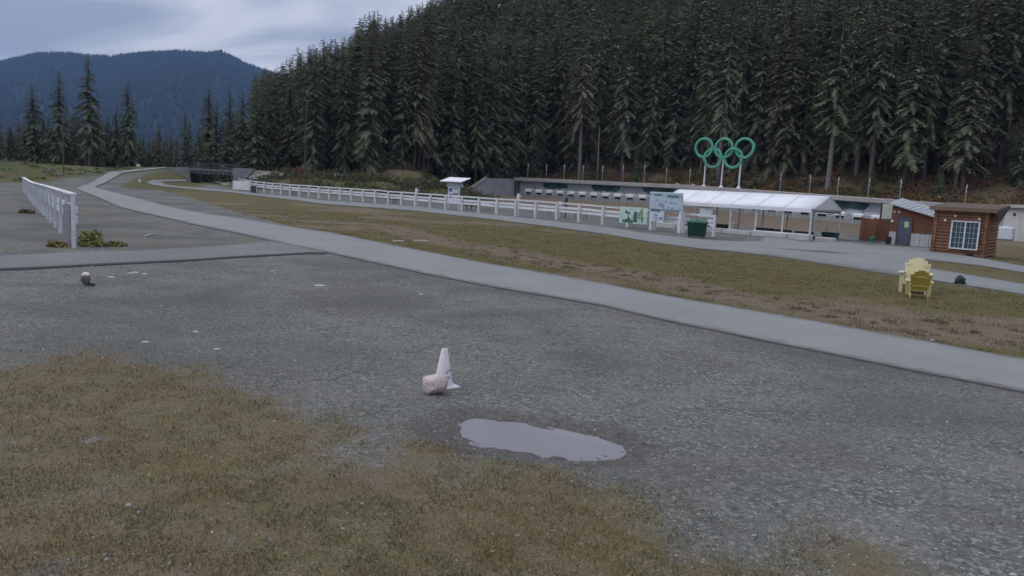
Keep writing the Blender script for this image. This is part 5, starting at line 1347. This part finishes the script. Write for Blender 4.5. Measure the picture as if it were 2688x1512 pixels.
# ------------------------------------------------------------------ cone, painted rock and the small things on the gravel
base = onground(1163, 1014)
cone = empty('marker_cone', base, math.radians(38), 'white marker cone with dark lettering behind a painted rock', 'cone')
CHh = .47
conew = mat('cone_white', (.70, .64, .66), rough=.45, var=.06, scale=6)
prof = [(.118, .022), (.112, .05), (.037, CHh - .004), (.034, CHh), (.028, CHh), (.03, CHh - .03), (.1, .03)]
m = MB(); n1 = 32; V = []; F = []
for k, (r_, z) in enumerate(prof):
    for a_ in range(n1): V.append((r_ * math.cos(2 * math.pi * a_ / n1), r_ * math.sin(2 * math.pi * a_ / n1), z))
for k in range(len(prof) - 1):
    for a_ in range(n1): F.append((k * n1 + a_, k * n1 + (a_ + 1) % n1, (k + 1) * n1 + (a_ + 1) % n1, (k + 1) * n1 + a_))
m._add(V, F); body = m.build('body', conew, cone, smooth=True)
MB().hexa([(-.155, -.155, .0), (.155, -.155, .0), (.155, .155, .0), (-.155, .155, .0), (-.155, -.155, .022), (.155, -.155, .022), (.155, .155, .022), (-.155, .155, .022)]).build('base', conew, cone, bevel=.006)
ink = mat('cone_ink', (.10, .075, .085), rough=.6)
def cone_r(z): return .112 + (.037 - .112) * (z - .05) / (CHh - .054) + .0012
def text_mesh(s, size):
    cu = bpy.data.curves.new('t', 'FONT'); cu.body = s; cu.size = size; cu.resolution_u = 3
    ob = bpy.data.objects.new('t', cu); COL.objects.link(ob); dg = bpy.context.evaluated_depsgraph_get(); dg.update()
    me = bpy.data.meshes.new_from_object(ob.evaluated_get(dg)); bpy.data.objects.remove(ob); return me
me = text_mesh('Ross', .066); a0 = math.radians(-90 - 38 + 0)
bm = bmesh.new(); bm.from_mesh(me); bmesh.ops.subdivide_edges(bm, edges=bm.edges, cuts=1)
for v in bm.verts:
    z = .115 + v.co.y; r_ = cone_r(z); a_ = a0 - .12 + v.co.x / .10; v.co = Vector((r_ * math.cos(a_), r_ * math.sin(a_), z))
bm.to_mesh(me); bm.free(); me.name = 'lettering'; me.materials.clear(); me.materials.append(ink)
o = bpy.data.objects.new('lettering', me); COL.objects.link(o); o.parent = body
# the swoosh mark above the lettering
mk = [(.03, .19), (.06, .195), (.075, .212), (.10, .226), (.13, .22), (.16, .23), (.165, .21), (.12, .205), (.10, .198), (.07, .185)]
V = []
for (x, z) in mk:
    a_ = a0 - .12 + x / .10; r_ = cone_r(z) + .0015; V.append((r_ * math.cos(a_), r_ * math.sin(a_), z))
me = bpy.data.meshes.new('mark'); me.from_pydata(V, [], [tuple(range(len(V)))]); me.materials.append(ink); o = bpy.data.objects.new('mark', me); COL.objects.link(o); o.parent = body

rb = onground(1138, 1034)
prm = bpy.data.materials.new('painted_rock'); prm.use_nodes = True; N, L = prm.node_tree.nodes, prm.node_tree.links
pb_ = N['Principled BSDF']; pb_.inputs['Roughness'].default_value = .85
tcn = N.new('ShaderNodeTexCoord'); nz = N.new('ShaderNodeTexNoise'); nz.inputs['Scale'].default_value = 2.2; nz.inputs['Detail'].default_value = 5; L.new(tcn.outputs['Object'], nz.inputs['Vector'])
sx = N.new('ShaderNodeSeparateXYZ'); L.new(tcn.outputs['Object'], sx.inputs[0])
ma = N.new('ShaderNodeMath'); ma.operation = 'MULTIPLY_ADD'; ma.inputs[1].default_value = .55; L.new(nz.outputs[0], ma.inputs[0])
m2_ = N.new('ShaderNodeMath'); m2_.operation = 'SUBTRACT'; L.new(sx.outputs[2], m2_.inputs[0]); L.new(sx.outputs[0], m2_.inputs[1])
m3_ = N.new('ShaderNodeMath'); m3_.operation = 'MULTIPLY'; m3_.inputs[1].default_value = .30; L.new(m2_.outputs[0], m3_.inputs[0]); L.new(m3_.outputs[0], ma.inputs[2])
rp_ = N.new('ShaderNodeValToRGB'); rp_.color_ramp.elements[0].position = .20; rp_.color_ramp.elements[0].color = (.27, .235, .19, 1); rp_.color_ramp.elements[1].position = .46; rp_.color_ramp.elements[1].color = (.58, .47, .44, 1); L.new(ma.outputs[0], rp_.inputs[0])  # brown stain, with lit upper left and shaded lower right put into the colour
L.new(rp_.outputs[0], pb_.inputs['Base Color'])
rock = empty('painted_rock', rb, 0, 'rounded rock with painted white number 20 leaning at the cone', 'rock')
rm = rockmesh(97, 3, 24, .05); rm.materials.append(prm)
ro = bpy.data.objects.new('stone', rm); COL.objects.link(ro); ro.parent = rock
Mr = Matrix.Translation((0, 0, .112)) @ Matrix.Diagonal((.160, .145, .145, 1)); rm.transform(Mr)
prm_scale = None
for nd in N:
    if nd.type == 'TEX_NOISE': nd.inputs['Scale'].default_value = 14
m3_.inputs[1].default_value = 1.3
bvh = BVHTree.FromPolygons([v.co for v in rm.vertices], [tuple(p.vertices) for p in rm.polygons])
me = text_mesh('20', .12); bm = bmesh.new(); bm.from_mesh(me); bmesh.ops.subdivide_edges(bm, edges=bm.edges, cuts=2)
dirv = Vector((-.30, -1.0, .12)).normalized(); rt = Vector((0, 0, 1)).cross(dirv).normalized(); upv_ = dirv.cross(rt)
for v in bm.verts:
    q = Vector((-.015, 0, .085)) + dirv * .6 + rt * (v.co.x - .070) + upv_ * (v.co.y - .045)
    h = bvh.ray_cast(q, -dirv)
    v.co = h[0] + h[1] * .002 if h[0] else q - dirv * .46
bm.to_mesh(me); bm.free(); me.name = 'number'; me.materials.clear(); me.materials.append(mat('rock_paint', (.86, .78, .76), rough=.7))
o = bpy.data.objects.new('number', me); COL.objects.link(o); o.parent = rock
# small stone with a white top, and pale scraps
g = onground(226, 749); r = empty('white_topped_stone', g, 0, 'small brown stone with a white capped top on the gravel', 'stone')
q = rockmesh(5, 2, 8); q.materials.append(mat('brown_stone', (.13, .115, .095), rough=.9)); q.transform(Matrix.Translation((0, 0, .10)) @ Matrix.Diagonal((.11, .10, .13, 1))); o = bpy.data.objects.new('stone', q); COL.objects.link(o); o.parent = r
q = rockmesh(6, 2, 8); q.materials.append(mat('white_cap', (.72, .62, .58), rough=.7)); q.transform(Matrix.Translation((-.01, 0, .225)) @ Matrix.Diagonal((.085, .075, .06, 1))); o = bpy.data.objects.new('cap', q); COL.objects.link(o); o.parent = r
q = rockmesh(8, 2, 8); q.materials.append(mat('dark_chip', (.05, .05, .05))); q.transform(Matrix.Translation((.13, -.02, .03)) @ Matrix.Diagonal((.07, .05, .04, 1))); o = bpy.data.objects.new('chip', q); COL.objects.link(o); o.parent = r
def flatstone(x, y, w, h, lab, m_=stone2, seed=0):
    g = onground(x, y); q = rockmesh(20 + seed, 1, 5); q.materials.append(m_); o = bpy.data.objects.new('flat_stone', q); COL.objects.link(o); o.location = g; o.scale = (w, w * .6, h); o.rotation_euler = (0, 0, R.uniform(-.4, .4)); tag(o, lab, 'stone', 'pale flat stones')
for k, (x, y, w, h, lab) in enumerate(((343, 718, .10, .03, 'pale flat stone in the row beyond the white topped stone, nearest the fence'), (355, 716, .12, .03, 'pale flat stone in the row beyond the white topped stone, second in line'), (378, 719, .09, .025, 'pale flat stone at the far end of the short row on the gravel'), (291, 728, .11, .03, 'pale flat stone between the white topped stone and the short row'), (840, 749, .17, .025, 'long pale flat stone alone on the gravel below the trail'), (716, 712, .07, .04, 'small pale stone on the gravel near the kerb end'), (1105, 774, .06, .04, 'small pale stone on the gravel just below the trail, near the middle'), (2448, 895, .07, .03, 'small pale stone at the trail edge below the chairs'), (382, 898, .07, .02, 'pale flat stone near the edge of the near grass'), (513, 871, .06, .02, 'small pale flat stone midway on the near gravel'), (2660, 1508, .03, .02, 'small white stone at the bottom corner of the gravel'), (570, 916, .06, .015, 'pale bluish flat stone among gravel left of the cone'))): flatstone(x, y, w, h, lab, seed=k)
a, c = onground(380, 622), onground(408, 616)
o = MB().tube([a + Vector((0, 0, .03)), (a + c) / 2 + Vector((0, 0, .05)), c + Vector((0, 0, .03))], [.02, .03, .02], 6).build('stick', stone2, None, origin=a); tag(o, 'pale thin stick lying on the gravel near the side road', 'stick')
for k, (x0, y0, x1, y1) in enumerate(((1032, 635.5, 1060, 636), (1088, 635, 1122, 635.5))):
    a, c = onground(x0, y0), onground(x1, y1); o = MB().bar(a + Vector((0, 0, .05)), c + Vector((0, 0, .05)), .16, .06).build('plank', mat('bleached_wood', (.52, .46, .38), rough=.9), None, origin=a); tag(o, ['bleached plank lying in the lawn, the one nearer the bridge', 'bleached plank lying in the lawn, the one nearer the dry patch'][k], 'plank', 'planks in the lawn')

# ------------------------------------------------------------------ two garden chairs and a dark stump on the lawn
def adirondack(loc, rz, s, mback, mrest, lab, fan=7):
    """faces -y in its own frame"""
    r = empty('garden_chair', loc, rz, lab, 'chair'); r.scale = (s, s, s)
    for k in range(fan):     # fan of back slats
        u = (k - (fan - 1) / 2) / ((fan - 1) / 2)
        hb = .98 - .16 * u * u
        jy = .004 * (k % 2); b0, b1 = Vector((u * .19, .20 + jy, .26)), Vector((u * .29, .48 + jy, hb))
        MB().bar(b0, b1, .118 * (1 if abs(u) < .9 else .9), .022, upv=(0, -1, .4)).build('back_slat', mback, r)
    for zz, w, y in ((.42, .52, .285), (.74, .58, .405)): MB().box((0, y, zz), (w, .03, .07)).build('back_brace', mback, r)
    for k in range(5):
        t = k / 4; MB().box((0, -.38 + .56 * t, .385 - .13 * t), (.56, .105, .022)).build('seat_slat', mrest, r)
    for sx in (-1, 1):
        MB().bar((sx * .29, -.40, .34), (sx * .27, .52, .04), .03, .13).build('side_rail', mrest, r)
        MB().bar((sx * .33, -.38, 0), (sx * .33, -.38, .56), .10, .035, upv=(0, 1, 0)).build('front_leg', mrest, r)
        MB().bar((sx * .36, -.50, .575), (sx * .36, .36, .565), .14, .025).build('arm', mrest, r)
        MB().bar((sx * .33, .30, .10), (sx * .33, .33, .55), .07, .03, upv=(0, 1, 0)).build('arm_post', mrest, r)
    MB().box((0, -.415, .32), (.66, .025, .12)).build('apron', mrest, r)
    return r
paleY = mat('pale_yellow_paint', (.62, .55, .33), rough=.55, var=.06, scale=4); oliveY = mat('yellow_shaded', (.42, .34, .075), rough=.55, var=.1, scale=4)  # olive back slats: yellow paint with their shade put into the colour
g = onground(2414, 772)
adirondack(g + Vector((0, .35, 0)), math.radians(-30), 1.06, paleY, paleY, 'pale yellow wooden garden chair facing the trail on the lawn')
g2 = onground(2424, 782)
adirondack(g2 + Vector((-0.12, .10, 0)), math.radians(158), .82, oliveY, mat('yellow_pale2', (.52, .46, .22), rough=.55), 'smaller mustard yellow garden chair turned away, in front of the pale chair', fan=6)
g = onground(2519, 748)
r = empty('tree_stump', g, .4, 'dark squat stump on the grass beside the lower road', 'stump')
sm_ = rockmesh(44, 3, 7, .08); sm_.materials.append(mat('stump_dark', (.030, .040, .040), rough=.95, var=.4, scale=8, bump=.5)); sm_.transform(Matrix.Translation((0, 0, .16)) @ Matrix.Diagonal((.19, .17, .20, 1))); o = bpy.data.objects.new('wood', sm_); COL.objects.link(o); o.parent = r
m = MB()
for k in range(5): a_ = k * 1.3; m.tube([(.1 * math.cos(a_), .1 * math.sin(a_), .12), (.22 * math.cos(a_), .2 * math.sin(a_), .02)], [.05, .03], 6)
m.build('root', MATS['stump_dark'], r)

# ------------------------------------------------------------------ gravel stones and grass blades
def scatter(n, xr, yr):
    return RNG.uniform(*xr, n), RNG.uniform(*yr, n)
def in_view(x, y): return (np.abs(x / np.maximum(y, .1)) < .75)
trail_poly = [(p.x, p.y) for p in g_tu] + [(p.x, p.y) for p in g_tl][::-1]
yard_poly = [(p.x, p.y) for p in up] + [(p.x, p.y) for p in lo][::-1]
side_poly = flatpts(SIDE_UP) + flatpts(SIDE_LO)[::-1]
def unpaved(x, y): return ~(inpoly(x, y, trail_poly) | inpoly(x, y, side_poly) | inpoly(x, y, PUD))
# pebbles
d = 2.6 * np.exp(RNG.uniform(0, np.log(26 / 2.6), 120000)); a = RNG.uniform(-.66, .66, 120000); x, y = d * np.sin(a), d * np.cos(a)
ok = unpaved(x, y); x, y, d = x[ok], y[ok], d[ok]
g_, s_, dm_ = masks(x, y)
ok = RNG.uniform(0, 1, len(x)) < np.clip(1.0 - .72 * g_, .1, 1); x, y, d = x[ok][:66000], y[ok][:66000], d[ok][:66000]
n = len(x); z = T(x, y)
sz = np.clip(RNG.lognormal(-5.15, .40, n), .003, .017) * (1 + d / 30)
octv = np.array([[1, 0, 0], [0, 1, 0], [-1, 0, 0], [0, -1, 0], [0, 0, 1], [.55, .55, .6], [-.5, .45, .7]])
octf = np.array([[0, 5, 4], [5, 1, 4], [1, 6, 4], [6, 2, 4], [2, 3, 4], [3, 0, 4], [0, 1, 5], [1, 2, 6]])
rot = RNG.uniform(0, 6.28, n); c_, s2 = np.cos(rot), np.sin(rot)
sc3 = sz[:, None] * np.column_stack([RNG.uniform(.8, 1.5, n), RNG.uniform(.6, 1.1, n), RNG.uniform(.4, .9, n)])
vv = octv[None] * sc3[:, None, :] * RNG.uniform(.8, 1.2, (n, 7, 1))
V = np.stack([vv[..., 0] * c_[:, None] - vv[..., 1] * s2[:, None] + x[:, None], vv[..., 0] * s2[:, None] + vv[..., 1] * c_[:, None] + y[:, None], vv[..., 2] + z[:, None] - .001], -1).reshape(-1, 3)
F = (octf[None] + (np.arange(n) * 7)[:, None, None]).reshape(-1, 3)
br_ = RNG.choice([.4, .65, .9, 1.2, 1.6, 2.0], n, p=[.2, .25, .26, .2, .08, .01]); hue = RNG.normal(0, .05, (n, 3))
o = npmesh('gravel', V, F, tintmat('pebble', (.185, .186, .172)), colors=np.repeat(np.clip(br_[:, None] * (1 + hue), 0, 3.5), 7, 0)); tag(o, 'loose grey gravel stones over the whole forecourt', 'gravel', kind='stuff')
# blades
def blades(name, x, y, h, w, cols, label, m):
    n = len(x); z = T(x, y); a = RNG.uniform(0, 6.28, n); ln = RNG.uniform(.1, .9, n) * h; b = RNG.uniform(0, 6.28, n)
    p0 = np.column_stack([x - np.cos(a) * w / 2, y - np.sin(a) * w / 2, z - .004]); p1 = np.column_stack([x + np.cos(a) * w / 2, y + np.sin(a) * w / 2, z - .004])
    p2 = np.column_stack([x + np.cos(b) * ln, y + np.sin(b) * ln, z + h])
    V = np.stack([p0, p1, p2], 1).reshape(-1, 3); F = np.arange(n * 3).reshape(-1, 3)
    o = npmesh(name, V, F, m, colors=np.repeat(cols, 3, 0)); tag(o, label, 'grass', kind='stuff')
bladem = tintmat('grass_blade', (1, 1, 1), rough=.8)
def grasscol(x, y, straw, n):
    base = np.array([[.150, .130, .052]]) * (1 - straw[:, None]) + np.array([[.235, .175, .115]]) * straw[:, None]
    t = fbm(x, y, .9, 55); base = base * (1 + (t[:, None] - .5) * np.array([[.9, .3, .1]]))
    g = .6 * ss(.5, .8, fbm(x, y, 1.6, 57))[:, None]; base = base * (1 - g) + np.array([[.105, .122, .042]]) * g
    return np.clip(1.15 * base * RNG.lognormal(0, .25, (n, 1)), 0, .6)
d = 2.4 * np.exp(RNG.uniform(0, np.log(12 / 2.4), 230000)); a = RNG.uniform(-.68, .62, 230000)
x, y = d * np.sin(a), d * np.cos(a); ok = inpoly(x, y, [(p[0], p[1] + (1.5 if k_ < 16 else 0)) for k_, p in enumerate(FGR)]); x, y, d = x[ok], y[ok], d[ok]
# gather into tufts
cl = fbm(x, y, .22, 121, 2); g_, s_, dm_ = masks(x, y)
ok = (RNG.uniform(0, 1, len(x)) < g_ * (.25 + 1.3 * ss(.35, .7, cl))) & unpaved(x, y); x, y, d, s_ = x[ok], y[ok], d[ok], s_[ok]
n = len(x); blades('near_grass', x, y, RNG.uniform(.008, .032, n) * (1 + .8 * RNG.uniform(0, 1, n) ** 6), .0045 + .0007 * d, grasscol(x, y, np.clip(s_ + RNG.normal(0, .2, n), 0, 1), n), 'short brown and green grass over the near ground', bladem)
d = 10 * np.exp(RNG.uniform(0, np.log(60 / 10), 380000)); a = RNG.uniform(-.62, .68, 380000); x, y = d * np.sin(a), d * np.cos(a); ok = inpoly(x, y, LAWN) | (x > 20); x, y, d = x[ok], y[ok], d[ok]
g_, s_, dm_ = masks(x, y); cl = fbm(x, y, .5, 131, 2)
ok = (RNG.uniform(0, 1, len(x)) < g_ * (.3 + .9 * ss(.35, .65, cl)) * (1 - .55 * s_)) & unpaved(x, y) & ~inpoly(x, y, yard_poly); x, y, d, s_, cl = x[ok], y[ok], d[ok], s_[ok], cl[ok]
n = len(x); blades('lawn_grass', x, y, RNG.uniform(.015, .045, n) * (.6 + .8 * ss(.4, .7, cl)), .006 + .0007 * d, grasscol(x, y, np.clip(s_ * .8 + RNG.normal(0, .2, n), 0, 1), n), 'patchy green and straw coloured lawn between the trail and the fence path', bladem)
# dark tufts along the bare strip of the lawn
tx_, ty_ = [], []
ln = np.array(STRAW); 
for k in range(130):
    q = R.uniform(4, len(ln) - 1.01); i = int(q); p = ln[i] + (ln[i + 1] - ln[i]) * (q - i); cx_, cy2 = p[0] + R.gauss(0, .5), p[1] + R.gauss(0, 1.1)
    m_ = R.randint(30, 70); rr_ = R.uniform(.05, .13); tx_.append(RNG.normal(cx_, rr_, m_)); ty_.append(RNG.normal(cy2, rr_, m_))
x, y = np.concatenate(tx_), np.concatenate(ty_); ok = unpaved(x, y); x, y = x[ok], y[ok]; n = len(x)
blades('grass_tufts', x, y, RNG.uniform(.03, .085, n), .010 + np.zeros(n), np.clip(np.array([[.115, .092, .055]]) * RNG.lognormal(0, .3, (n, 1)), 0, 1), 'dark scattered grass tufts along the dry strip of the lawn', bladem)

# ------------------------------------------------------------------ haze: one closed box of even, pale air
hm = bpy.data.materials.new('haze_air'); hm.use_nodes = True; N, L = hm.node_tree.nodes, hm.node_tree.links; N.clear()
pv_ = N.new('ShaderNodeVolumePrincipled'); pv_.inputs['Color'].default_value = (.30, .52, .95, 1); pv_.inputs['Density'].default_value = .00010; pv_.inputs['Anisotropy'].default_value = 0.0
om = N.new('ShaderNodeOutputMaterial'); L.new(pv_.outputs[0], om.inputs['Volume'])
hz = MB().box((0, 150, 299), (9000, 8500, 604)).build('haze', hm); tag(hz, 'pale blue evening haze between here and the ridge', 'haze', kind='stuff')
